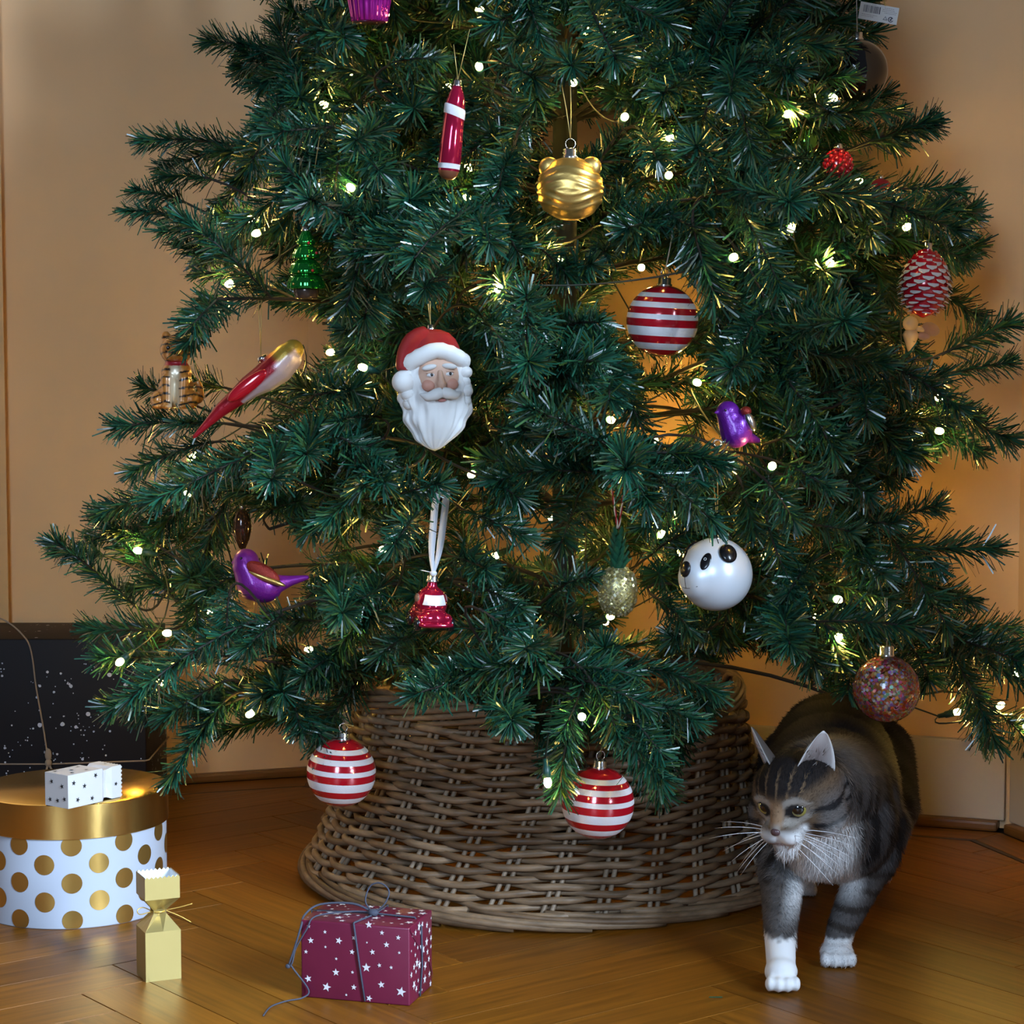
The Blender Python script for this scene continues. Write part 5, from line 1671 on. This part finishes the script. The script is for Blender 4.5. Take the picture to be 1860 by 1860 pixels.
# ---- cracker-shaped favour boxes
def cracker(name, loc, rotm, s, paper, inside, label, stars=False, tie=None, pinch=.36, nk=(.95, .85, 1.2)):
    """square body, pinched neck, flared zigzag mouth; axis +Z, front faces -Y; s = half width"""
    o = empty(name, loc, label, 'gift box')
    o.rotation_mode = 'QUATERNION'; o.rotation_quaternion = rotm.to_quaternion()
    H = 2.75 * s
    mb = MB()
    def ring(hw, z): return [(-hw, -hw, z), (hw, -hw, z), (hw, hw, z), (-hw, hw, z)]
    vs = ring(s, 0) + ring(s, H)
    fs = [(3, 2, 1, 0), (0, 1, 5, 4), (1, 2, 6, 5), (2, 3, 7, 6), (3, 0, 4, 7)]
    mb.add(vs, fs); obj('body', mb, paper, o, smooth=False)
    # neck: pinched folds
    zn = H + s * nk[0]
    mb = MB(); vs = []
    for z, hw, cr in ((H, s, 1.0), (zn - .1 * s, s * pinch, .62 + .3 * (pinch > .6)), (zn + .1 * s, s * pinch, .62 + .3 * (pinch > .6)), (zn + nk[1] * s, s * .98, 1.0)):
        for k in range(8):
            c = [(-1, -1), (0, -1), (1, -1), (1, 0), (1, 1), (0, 1), (-1, 1), (-1, 0)][k]
            f = hw * (cr if k % 2 else 1.0)
            vs.append((c[0] * f, c[1] * f, z))
    fs = [(i * 8 + k, i * 8 + (k + 1) % 8, i * 8 + 8 + (k + 1) % 8, i * 8 + 8 + k) for i in range(3) for k in range(8)]
    mb.add(vs, fs); obj('neck', mb, paper, o, smooth=False)
    z0 = zn + nk[1] * s; z1 = z0 + nk[2] * s; hw = s * .98
    for nm, off, m in (('collar', 0, paper), ('collar_lining', -.0007, inside)):
        mb = MB(); vs, fs = [], []
        per = []
        for (ax, ay), (bx, by) in zip([(-1, -1), (1, -1), (1, 1), (-1, 1)], [(1, -1), (1, 1), (-1, 1), (-1, -1)]):
            for k in range(16): per.append((ax + (bx - ax) * k / 16, ay + (by - ay) * k / 16))
        n = len(per)
        for i, (x, y) in enumerate(per):
            k_ = (hw + off)
            zz = z1 + (.10 * s if (i % 2) else -.02 * s)
            vs += [(x * k_, y * k_, z0), (x * k_, y * k_, zz)]
        for i in range(n):
            j = (i + 1) % n
            f = (2 * i, 2 * j, 2 * j + 1, 2 * i + 1)
            fs.append(f if off == 0 else f[::-1])
        mb.add(vs, fs); obj(nm, mb, m, o, smooth=False)
    if tie:
        mb = MB()
        mb.tube([(s * .42 * math.cos(a), s * .42 * math.sin(a), zn) for a in [2 * math.pi * k / 16 for k in range(16)]], s * .05, 6, closed=True)
        mb.tube(spline([(s * .36, -s * .1, zn), (s * 1.1, -s * .3, zn + s * .12), (s * 1.85, -s * .4, zn + s * .28)], 5), s * .035, 6)
        mb.tube(spline([(s * .36, -s * .1, zn), (s * 1.1, -s * .3, zn - s * .35), (s * 1.75, -s * .5, zn - s * .75)], 5), s * .03, 6)
        mb.tube(spline([(-s * .36, -s * .1, zn), (-s * .9, -s * .2, zn + s * .30), (-s * 1.25, -s * .3, zn + s * .2), (-s * 1.1, -s * .3, zn - s * .05), (-s * .4, -s * .1, zn)], 5), s * .03, 6)
        obj('tie', mb, tie, o)
    if stars:
        mb = MB()
        q = random.Random(6)
        for Mx in (Matrix.Translation((0, -s - .0002, 0)) @ rot('X', 90), Matrix.Translation((s + .0002, 0, 0)) @ rot('Z', 90) @ rot('X', 90),
                   Matrix.Translation((0, s + .0002, 0)) @ rot('Z', 180) @ rot('X', 90), Matrix.Translation((-s - .0002, 0, 0)) @ rot('Z', -90) @ rot('X', 90)):
            for x, y in ((-.55, .45), (.5, .75), (-.1, 1.3), (.6, 1.9), (-.6, 2.2)):
                face_star(mb, Mx, (x + q.uniform(-.1, .1)) * s, y * s, .17 * s, q.uniform(-.4, .4))
            face_star(mb, Mx, .1 * s, 3.85 * s, .14 * s, 0)
        Mb = rot('X', 180) @ Matrix.Translation((0, 0, .0002))
        for x, y in ((-.6, .55), (-.6, -.1), (-.45, -.7), (.5, .4), (.3, -.5)): face_star(mb, Mb, x * s, y * s, .17 * s, 0)
        obj('star_print', mb, mat('black_star_print', (.015, .015, .017), .5), o, smooth=False, kind='stuff')
    return o
M_gcard = mat('gold_card', (.42, .32, .115), .38, .75, bump=.06, bump_scale=30)
p = on_floor(290, 1782)
gs = .0196
cracker('gold_cracker_box', p + Vector((-.004, gs * 1.05, 0)), rot('Z', 24), gs, M_gcard, mat('white_card_lining', (.82, .86, .90), .5),
        'gold cracker-shaped gift box with pinched neck standing on the floor', tie=mat('gold_elastic', (.65, .42, .10), .35, .7))
# the white one lies on the hat box lid
lidz = .1490
c0 = at(124, 1470, 0)
def on_plane(px, py, z):
    return on_floor(px, py, z)
A = on_plane(124, 1470, lidz)
B = on_plane(186, 1456, lidz)
axis = (B - A); axis.z = 0; axis.normalize()
sidev = Vector((-axis.y, axis.x, 0))        # away from camera
ws = .0195
R3 = Matrix((sidev.cross(Vector((0, 0, 1))) * 0 + Vector((0, 0, 1)), -sidev * -1, axis)).transposed()
# local Z -> axis, local X -> up, local Y -> completes the frame
X_ = Vector((0, 0, 1)); Z_ = axis; Y_ = Z_.cross(X_)
R3 = Matrix((X_, Y_, Z_)).transposed().to_4x4()
cen = A + sidev * ws + Vector((0, 0, ws + .0003))
M_wcard = mat('white_star_paper', (.52, .50, .50), .5)
cracker('white_cracker_box', cen, R3, ws, M_wcard, M_wcard, 'white cracker-shaped gift box with black stars lying on the gold lid', stars=True, pinch=.84, nk=(.35, .45, .75))

# ---- tall black parcel behind
def blackbox():
    Yf = .262
    x1 = at(265, 1300, Yf).x
    w, d, h = .36, .185, .268
    o = empty('black_gift', (x1 - w / 2, Yf + d / 2, 0), 'large black gift box with white paint splatter tied with jute string', 'gift')
    M_p = mat('black_paper', (.008, .006, .007), .55, 0, .18, bump=.06, bump_scale=20)
    mb = MB(); mb.box((0, 0, h / 2), (w, d, h)); obj('wrapped_box', mb, M_p, o, bevel=.002)
    q = random.Random(21)
    mb = MB()
    def disc(Mx, x, y, r):
        n = 9 if r > .0012 else 6
        mb.add([(x + r * math.cos(2 * math.pi * k / n) * q.uniform(.85, 1.1), y + r * math.sin(2 * math.pi * k / n) * q.uniform(.85, 1.1), .0003) for k in range(n)], [tuple(range(n))], 0, Mx)
    def splat(Mx, W, H, n):
        for i in range(n):
            x, y = q.uniform(.004, W - .004), q.uniform(.004, H - .02)
            r = .0008 + .0026 * q.random() ** 3.0
            disc(Mx, x, y, r)
            if q.random() < .35:
                for k in range(q.randrange(2, 6)): 
                    xx, yy = x + q.gauss(0, .006), y + q.gauss(0, .006)
                    if .002 < xx < W - .002 and .002 < yy < H - .002: disc(Mx, xx, yy, .0006 + .0006 * q.random())
    splat(Matrix.Translation((-w / 2, -d / 2 - .0002, 0)) @ rot('X', 90), w, h, 150)
    splat(Matrix.Translation((w / 2 + .0002, -d / 2, 0)) @ rot('Z', 90) @ rot('X', 90), d, h, 60)
    splat(Matrix.Translation((-w / 2, -d / 2, h + .0002)), w, d + .014, 40)
    obj('paint_splatter', mb, mat('white_splatter', (.55, .55, .60), .6), o, smooth=False, kind='stuff')
    jute = mat('jute_string', (.30, .22, .15), .9, bump=.5, bump_scale=700)
    def lp(px, py, dy=0):
        p = at(px, py, Yf - .0015 - dy); return p - o.location
    mb = MB()
    mb.tube(spline([lp(-40, 1128) + Vector((0, .05, .004)), lp(5, 1135) + Vector((0, .02, .003)), lp(40, 1152), lp(56, 1180), lp(66, 1250), lp(80, 1330), lp(88, 1388)], 6), .0012, 7)
    mb.tube([(lp(-60, 1388)), lp(88, 1388), lp(262, 1382), lp(266, 1381) + Vector((.003, .004, 0)), lp(266, 1381) + Vector((.003, d, 0))], .0012, 7)
    obj('string', mb, jute, o)
    mb = MB(); K = lp(88, 1386, .003)
    mb.ell(K, (.005, .004, .006)); mb.ell(K + Vector((0, 0, .012)), (.005, .003, .009)); mb.tube(spline([K, K + Vector((.006, -.002, -.012)), K + Vector((.010, -.002, -.022))], 5), .0018, 6); mb.tube(spline([K, K + Vector((-.003, -.002, -.012)), K + Vector((-.004, -.002, -.024))], 5), .0018, 6)
    obj('string_knot', mb, jute, o)
blackbox()

# a needle lost on the floor
nd = on_floor(1300, 1811, .0008)
mb = MB(); mb.box((0, 0, 0), (.014, .0012, .0006)); q_ = obj('fallen_needle', mb, mat('fallen_green', (.01, .09, .05), .4), None, smooth=False, loc=nd)
tag(q_, 'single green tree needle lying on the floor in front of the cat', 'needle')

# ================================================================== CAT
CAT0 = Vector((.37, -.28, 0))
cat = empty('cat', CAT0, 'grey tabby cat with white paws and bib walking out from behind the basket', 'cat')
def cw(p): return Vector(p) - CAT0
HC = at(1450, 1437, -.515)                      # middle of the skull
yaw, pit = math.radians(33), math.radians(20)
hf = Vector((-math.sin(yaw) * math.cos(pit), -math.cos(yaw) * math.cos(pit), -math.sin(pit)))   # where the face points
hr = hf.cross(Vector((0, 0, 1))).normalized()    # the cat's right (picture left)
hr = (Matrix.Rotation(math.radians(3), 3, hf) @ hr)
hu = hr.cross(hf).normalized()
def H(a, b, c): return HC + hr * a + hf * b + hu * c      # head frame: right, forward, up (metres)
def rotm_from(x, y, z): return Matrix((x, y, z)).transposed().to_4x4()
RH = rotm_from(hr, hf, hu)
def build_cat():
    mb = MB()
    def E(c, r, R=None): mb.ell(cw(c), r, R, 28, 18)
    def C(a, b, ra, rb): mb.cap(cw(a), cw(b), ra, rb, 18, 8)
    # trunk: deep chest narrowing to the loins, hips behind
    E((.411, -.035, .165), (.068, .085, .070))
    E((.398, -.13, .166), (.076, .11, .076))
    E((.384, -.23, .160), (.080, .11, .082))
    E((.371, -.32, .158), (.078, .09, .082))
    E((.366, -.375, .150), (.070, .070, .074))
    # shoulders and neck
    E((.406, -.35, .155), (.040, .055, .070))
    E((.325, -.36, .150), (.038, .055, .065))
    C((.368, -.38, .185), tuple(H(0, -.035, -.012)), .060, .047)
    E((.343, -.435, .150), (.052, .045, .055))
    # skull, cheeks, muzzle, chin
    mb.ell(cw(HC), (.049, .050, .043), RH, 32, 20)
    mb.ell(cw(H(0, .012, .010)), (.040, .040, .036), RH, 28, 18)
    for s in (-1, 1):
        mb.ell(cw(H(s * .031, .010, -.020)), (.025, .030, .023), RH, 24, 16)
        mb.ell(cw(H(s * .0105, .050, -.022)), (.0150, .0150, .0125), RH, 22, 14)
        mb.ell(cw(H(s * .021, .034, .013)), (.014, .012, .009), RH, 20, 12)          # brow
    mb.cap(cw(H(0, .036, .010)), cw(H(0, .057, -.010)), .0125, .0085, 16, 8)           # bridge of the nose
    mb.ell(cw(H(0, .044, -.039)), (.015, .016, .011), RH, 20, 12)                       # chin
    # standing fore leg (the cat's left)
    sh, el, wr, pw = (.416, -.355, .135), (.412, -.365, .098), (.371, -.412, .034), (.362, -.43, .013)
    C(sh, el, .040, .029); C(el, wr, .0255, .0165); C(wr, pw, .0165, .0150)
    E((.362, -.436, .0115), (.0190, .022, .0120))
    for k, dx in enumerate((-.0150, -.0050, .0050, .0150)):
        E((.361 + dx, -.455 - .003 * (1.5 - abs(k - 1.5)), .0085), (.0052, .011, .0085))
    # swinging fore leg (the cat's right), stepping towards the camera
    C((.318, -.37, .135), (.303, -.415, .090), .038, .027); C((.303, -.415, .092), (.291, -.495, .047), .0250, .0172)
    C((.291, -.495, .047), (.2885, -.528, .024), .0172, .0160)
    E((.2875, -.536, .0185), (.0180, .0200, .0150), rot('X', -30))
    for k, dx in enumerate((-.0140, -.0047, .0047, .0140)):
        E((.2872 + dx, -.555 - .003 * (1.5 - abs(k - 1.5)), .0105), (.0050, .0105, .0085), rot('X', -25))
    # hind legs: thigh, knee forward, hock back, foot
    for s, dy in ((1, .02), (-1, -.045)):
        x = .417 + s * .050
        C((x, -.04 + dy, .150), (x + s * .012, -.115 + dy, .100), .055, .036)
        C((x + s * .012, -.115 + dy, .098), (x + s * .006, -.035 + dy, .052), .030, .019)
        C((x + s * .006, -.035 + dy, .052), (x, -.060 + dy, .014), .018, .015)
        fx = x - (.004 if s < 0 else 0)
        E((fx, -.078 + dy, .012), (.019, .028, .0115))
        for dx in (-.012, -.004, .004, .012): E((fx + dx, -.101 + dy, .009), (.0055, .009, .0085))
    # tail, carried low behind
    tp = spline([(.42, .03, .175), (.43, .085, .14), (.45, .13, .085), (.48, .16, .05), (.52, .17, .04)], 6)
    for a, b in zip(tp[:-1], tp[1:]): mb.cap(cw(a), cw(b), .018, .0165, 12, 5)
    me = blob(mb, .0026, 6, .5)

    dark = (.008, .007, .008); mid = (.080, .057, .040); grey = (.105, .103, .108); pale = (.30, .27, .24); white = (.74, .73, .73); brown = (.125, .072, .038)
    RHi = Matrix((hr, hf, hu))
    def hl(p): 
        d = RHi @ (p + CAT0 - HC)
        return d.x, d.y, d.z
    def color(p, n=None):
        w = p + CAT0
        a, b, c = hl(p)
        nz = noise.noise(w * 38) ; nz2 = noise.noise(w * 150)
        hd = math.sqrt(a * a + (b * .9) ** 2 + (c * 1.05) ** 2)
        inhead = sstep(.070, .056, hd) * sstep(-.055, -.030, b)
        # ---- body: mackerel stripes over the flanks, dark spine, pale underside
        ysh = w.y + .35 * abs(w.x - .385) + .012 * nz
        st = math.sin(ysh * 2 * math.pi / .031 + 1.6 * noise.noise(w * 17))
        side = sstep(.225, .195, w.z)
        bc = mixc(grey, dark, .92 * sstep(.05, .45, st) * (.25 + .75 * side))
        bc = mixc(bc, dark, .93 * sstep(.172, .212, w.z) * sstep(-.47, -.35, w.y))
        bc = mixc(bc, mid, .14 + .15 * nz)
        bc = mixc(bc, dark, .85 * sstep(-.28, -.19, w.y) * sstep(.08, .13, w.z))
        # legs: rings
        if w.z < .118:
            lst = math.sin(w.z * 2 * math.pi / .021 + 1.2 * nz + w.x * 60)
            lc = mixc(grey, dark, .85 * sstep(.15, .7, lst)); lc = mixc(lc, mid, .35)
            if w.y < -.45 and w.z > .03 and w.x < .33: lc = mixc(mixc(grey, mid, .4), dark, .25 * sstep(.3, .8, lst))
            bc = mixc(lc, bc, sstep(.085, .118, w.z))
        # bib, chest and belly
        cx = w.x - (.352 + .25 * (w.y + .42)); 
        bib = sstep(.046, .026, abs(cx)) * sstep(-.34, -.385, w.y) * sstep(.205, .165, w.z) * sstep(.055, .085, w.z)
        bc = mixc(bc, white, bib)
        bc = mixc(bc, pale, .8 * sstep(.105, .085, w.z) * sstep(-.40, -.36, w.y) * sstep(.055, .03, abs(w.x - .40)) * (1 if w.y > -.36 else 0))
        # white socks
        if w.y < -.385: bc = mixc(bc, white, sstep(.0285, .0245, w.z + .003 * nz2) if w.x > .33 else sstep(.052, .046, w.z + .004 * nz2))
        elif w.z < .02: bc = mixc(bc, white, sstep(.026, .018, w.z))
        if inhead <= 0: return bc
        # ---- head
        hc = mixc(mid, brown, .45 + .4 * nz)
        top = sstep(.006, .022, c)
        sa = a * (1.0 - .25 * sstep(.0, .04, c)) 
        fs = math.cos(sa * 2 * math.pi / .0105)
        fst = sstep(-.05, .5, fs) * sstep(.010, .020, c) * sstep(.052, .040, b) * (1 if abs(a) < .030 else 0)
        hc = mixc(hc, dark, .95 * fst)
        hc = mixc(hc, dark, .93 * sstep(.013, .024, c - .12 * abs(a)))
        thin = sstep(.80, .97, math.cos(sa * 2 * math.pi / .0105 + .5)) * sstep(.046, .036, c) * sstep(.012, .020, c) * (1 if abs(a) < .028 else 0)
        hc = mixc(hc, (.16, .10, .055), .75 * thin)         # crown
        hc = mixc(hc, grey, .6 * sstep(.032, .045, abs(a)) * sstep(.02, .0, c))
        # cheek stripes, running back from the eye and the muzzle
        for c0, k in ((.001, .55), (-.016, .35)):
            cc = c0 - k * .10 * (abs(a) - .025) * 4
            ln = sstep(.0036, .0018, abs(c - cc)) * sstep(.029, .033, abs(a)) 
            hc = mixc(hc, dark, .95 * ln)
        # pale spectacles
        ex, ez = abs(a) - .0180, c - .0035
        de = math.hypot(ex, ez * 1.1)
        hc = mixc(hc, pale, .75 * sstep(.0185, .0150, de) * (1 if ez > .004 or ez < -.006 else .35))
        hc = mixc(hc, dark, .95 * sstep(.0100, .0092, de))
        # nose bridge: brown with dark edges, pale blaze near the tip
        if b > .036:
            hc = mixc(hc, (.25, .15, .085), .9 * sstep(.009, .006, abs(a)) * sstep(-.014, -.002, c) * sstep(.020, .010, c))
            hc = mixc(hc, pale, .9 * sstep(.0075, .0045, abs(a - .001)) * sstep(-.002, -.009, c) * sstep(-.020, -.014, c))
        mz = sstep(.030, .020, abs(a)) * sstep(-.011, -.018, c) * sstep(.026, .038, b)
        hc = mixc(hc, white, mz)
        hc = mixc(hc, mid, .5 * sstep(.004, .008, abs(a)) * sstep(-.020, -.013, c) * mz)
        hc = mixc(hc, white, sstep(-.028, -.036, c) * sstep(-.005, .012, b))
        # mouth line
        hc = mixc(hc, (.30, .12, .11), .8 * sstep(.0022, .001, abs(c + .0305 - .06 * abs(a))) * sstep(.018, .012, abs(a)) * (1 if b > .045 else 0))
        return mixc(bc, hc, inhead)
    cols = paint(me, color)
    me.materials.append(mat('tabby_coat', (1, 1, 1), .75, 0, .12, vcol=True))
    link('body', me, cat)

    # ---- fur: short strands lying along the coat
    r = np.random.default_rng(4)
    nv = len(me.vertices)
    co = np.empty(nv * 3, np.float32); me.vertices.foreach_get('co', co); co = co.reshape(-1, 3).astype(float)
    no = np.empty(nv * 3, np.float32); me.vertices.foreach_get('normal', no); no = no.reshape(-1, 3).astype(float)
    W = co + np.array(CAT0)
    hd = (W - np.array(HC)); ha = hd @ np.array(hr); hb = hd @ np.array(hf); hcz = hd @ np.array(hu)
    rh = np.sqrt(ha ** 2 + (hb * .9) ** 2 + hcz ** 2)
    ishead = (rh < .062) & (hb > -.03)
    flow = np.tile(np.array([0.05, .85, -.55]), (nv, 1))
    leg = (W[:, 2] < .10)
    flow[leg] = (0, .1, -1)
    chest = (W[:, 1] < -.36) & ~leg
    flow[chest] = (0, .25, -.97)
    away = np.stack([ha, np.zeros(nv), hcz + .012], 1)
    fl_h = ha[:, None] * np.array(hr) * 1.0 + (hcz + .012)[:, None] * np.array(hu) - .030 * np.array(hf)
    flow[ishead] = fl_h[ishead]
    flow -= (flow * no).sum(1, keepdims=True) * no
    flow /= np.linalg.norm(flow, axis=1, keepdims=True) + 1e-9
    ln = np.where(ishead, .0045, np.where(leg, .0050, .0105))
    ln = np.where(chest & ~ishead, .013, ln)
    ln = np.where(W[:, 2] < .035, .0028, ln)
    ln = np.where((hb > .040) & ishead, .0022, ln)
    eyes = np.minimum(np.hypot(np.abs(ha) - .0180, hcz - .0035), 9)
    keep = ~((eyes < .0125) & (hb > .02)) & ~((hb > .060))
    per = np.where(ishead, 3, 2)
    idx = np.repeat(np.arange(nv), per); idx = idx[keep[idx]]
    n = len(idx)
    t1 = np.cross(no[idx], flow[idx])
    ang = r.normal(0, .30, n)[:, None]
    f = flow[idx] * np.cos(ang) + t1 * np.sin(ang)
    lift = r.normal(.36, .12, n).clip(.1, .8)[:, None]
    D = f * np.cos(lift) + no[idx] * np.sin(lift)
    base = co[idx] + (r.random((n, 3)) - .5) * .0028 - no[idx] * .0006
    L = (ln[idx] * r.normal(1, .2, n).clip(.5, 1.6))[:, None]
    wd = np.cross(D, no[idx]); wd /= np.linalg.norm(wd, axis=1, keepdims=True) + 1e-9
    wv = (np.where(ishead[idx], .00035, .00050))[:, None]
    V = np.stack([base - wd * wv, base + wd * wv, base + D * L - no[idx] * (L * .12)], 1).reshape(-1, 3)
    Q = np.arange(n * 3).reshape(-1, 3)
    fm = np_mesh('fur', V, Q, bpy.data.materials['tabby_coat'])
    cc = cols[idx].copy()
    cc[:, :3] *= r.normal(1.0, .25, (n, 1)).clip(.5, 1.8)
    cc = np.repeat(cc, 3, 0).astype(np.float32)
    a = fm.color_attributes.new('Col', 'FLOAT_COLOR', 'POINT'); a.data.foreach_set('color', cc.ravel())
    nn = np.repeat(no[idx], 3, 0)
    fm.normals_split_custom_set_from_vertices([tuple(x) for x in nn])
    link('fur', fm, cat, kind='stuff')

    # ---- eyes
    M_iris = mat('green_gold_iris', (.26, .22, .05), .08, 0, .6, coat=1.0)
    M_pupil = mat('eye_pupil', (.003, .004, .005), .04, 0, .7, coat=1.0)
    for s in (-1, 1):
        c = H(s * .0180, .0372, .0032)
        fw = (hf * .42 + hr * s * .10 + (CAM - HC).normalized() * .75).normalized()
        Me = Matrix.Translation(cw(c)) @ fw.to_track_quat('Z', 'Y').to_matrix().to_4x4()
        mb = MB(); R = .0108
        pr = [(R * math.sin(t), R * math.cos(t)) for t in np.linspace(math.pi, 0, 40)]
        pr[0] = (0, -R); pr[-1] = (0, R)
        mi = [1 if (p[0] + q[0]) / 2 < R * .58 and p[1] > 0 else (0 if p[1] > R * -.3 else 2) for p, q in zip(pr[:-1], pr[1:])]
        mb.lathe(pr, 28, mi, Me)
        obj('eye', mb, [M_iris, M_pupil, M_pupil], cat)
    # ---- nose leather
    mb = MB(); mb.ell(cw(H(0, .0645, -.0128)), (.0054, .0034, .0042), RH, 20, 12); obj('nose', mb, mat('dusky_nose', (.085, .045, .048), .35), cat)
    # ---- ears: cupped shells
    M_ear = mat('ear_fur', (1, 1, 1), .8, 0, .2, vcol=True)
    for s in (-1, 1):
        base = H(s * .0285, .004, .030)
        upv = (hu * .93 + hr * s * .38 - hf * .12).normalized()
        fwd = (hf * .62 + hr * s * .75).normalized()
        fwd = (fwd - upv * fwd.dot(upv)).normalized()
        rx = fwd.cross(upv).normalized()
        vs, fs, cs = [], [], []
        nu_, nv_ = 12, 12; Ht = .052; Wd = .0230
        for layer in (0, 1):
            for j in range(nv_ + 1):
                v = j / nv_
                hw = Wd * (1 - v ** 2.2) ** .72 * (1 - .30 * v) + .0008
                for i in range(nu_ + 1):
                    uu = -1 + 2 * i / nu_
                    cup = -.0125 * (1 - uu * uu) * (1 - v) ** .7 - .004 * v * v
                    p = base + rx * (uu * hw) + upv * (v * Ht - .006) + fwd * (cup - (.0022 * (1 - .6 * v) if layer else 0))
                    vs.append(cw(p))
                    edge = max(abs(uu) ** 3, v ** 4)
                    cs.append((.40, .33, .31) if layer == 0 else (.055, .045, .04))
                    if layer == 0:
                        cs[-1] = mixc(mixc((.40, .34, .33), (.07, .04, .035), .95 * (1 - v) ** 1.3 * (1 - abs(uu) ** 2.5)), (.62, .60, .60), .9 * edge)  # shading painted into the cup: darker towards the ear's base
        off = (nu_ + 1) * (nv_ + 1)
        for j in range(nv_):
            for i in range(nu_):
                q = j * (nu_ + 1) + i
                fs.append((q, q + 1, q + nu_ + 2, q + nu_ + 1)); fs.append((off + q, off + q + nu_ + 1, off + q + nu_ + 2, off + q + 1))
        bd = [j * (nu_ + 1) for j in range(nv_ + 1)] + [nv_ * (nu_ + 1) + i for i in range(1, nu_ + 1)] + [j * (nu_ + 1) + nu_ for j in range(nv_ - 1, -1, -1)]
        for p, q in zip(bd[:-1], bd[1:]): fs.append((p, q, off + q, off + p))
        mb = MB().add(vs, fs); e = obj('ear', mb, M_ear, cat)
        ca = e.data.color_attributes.new('Col', 'FLOAT_COLOR', 'POINT')
        ca.data.foreach_set('color', np.array([(*c, 1) for c in cs], np.float32).ravel())
        # hair tuft in the ear mouth
        mb = MB(); q = random.Random(3 + s)
        for k in range(14):
            p = base + rx * q.uniform(-.6, .9) * Wd * .8 + upv * q.uniform(-.004, .022) + fwd * -.004
            t = p + upv * q.uniform(.006, .016) + rx * q.uniform(-.008, .004) + fwd * q.uniform(.001, .006)
            mb.tube([cw(p), cw(t)], [.0005, .0001], 3)
        obj('ear_tuft', mb, mat('pale_ear_hair', (.30, .28, .27), .7) if s < 0 else bpy.data.materials['pale_ear_hair'], e, kind='stuff')
    # ---- whiskers
    M_wh = mat('white_whisker', (.85, .85, .88), .35)
    q = random.Random(9)
    for s in (-1, 1):
        for k in range(9):
            row, col_ = k // 3, k % 3
            p = H(s * (.012 + .004 * col_), .058 - .005 * col_, -.018 - .0045 * row)
            d = (hr * s * 1.0 + hf * (.25 - .22 * col_) + hu * (.10 - .42 * row + q.uniform(-.12, .12)) ).normalized()
            L = q.uniform(.048, .068)
            pts = [cw(p + d * (L * t) - hu * (.010 * t * t)) for t in (0, .25, .5, .75, 1)]
            mb = MB(); mb.tube(pts, [.00042, .00038, .00030, .00022, .00008], 5); obj('whisker', mb, M_wh, cat)
build_cat()
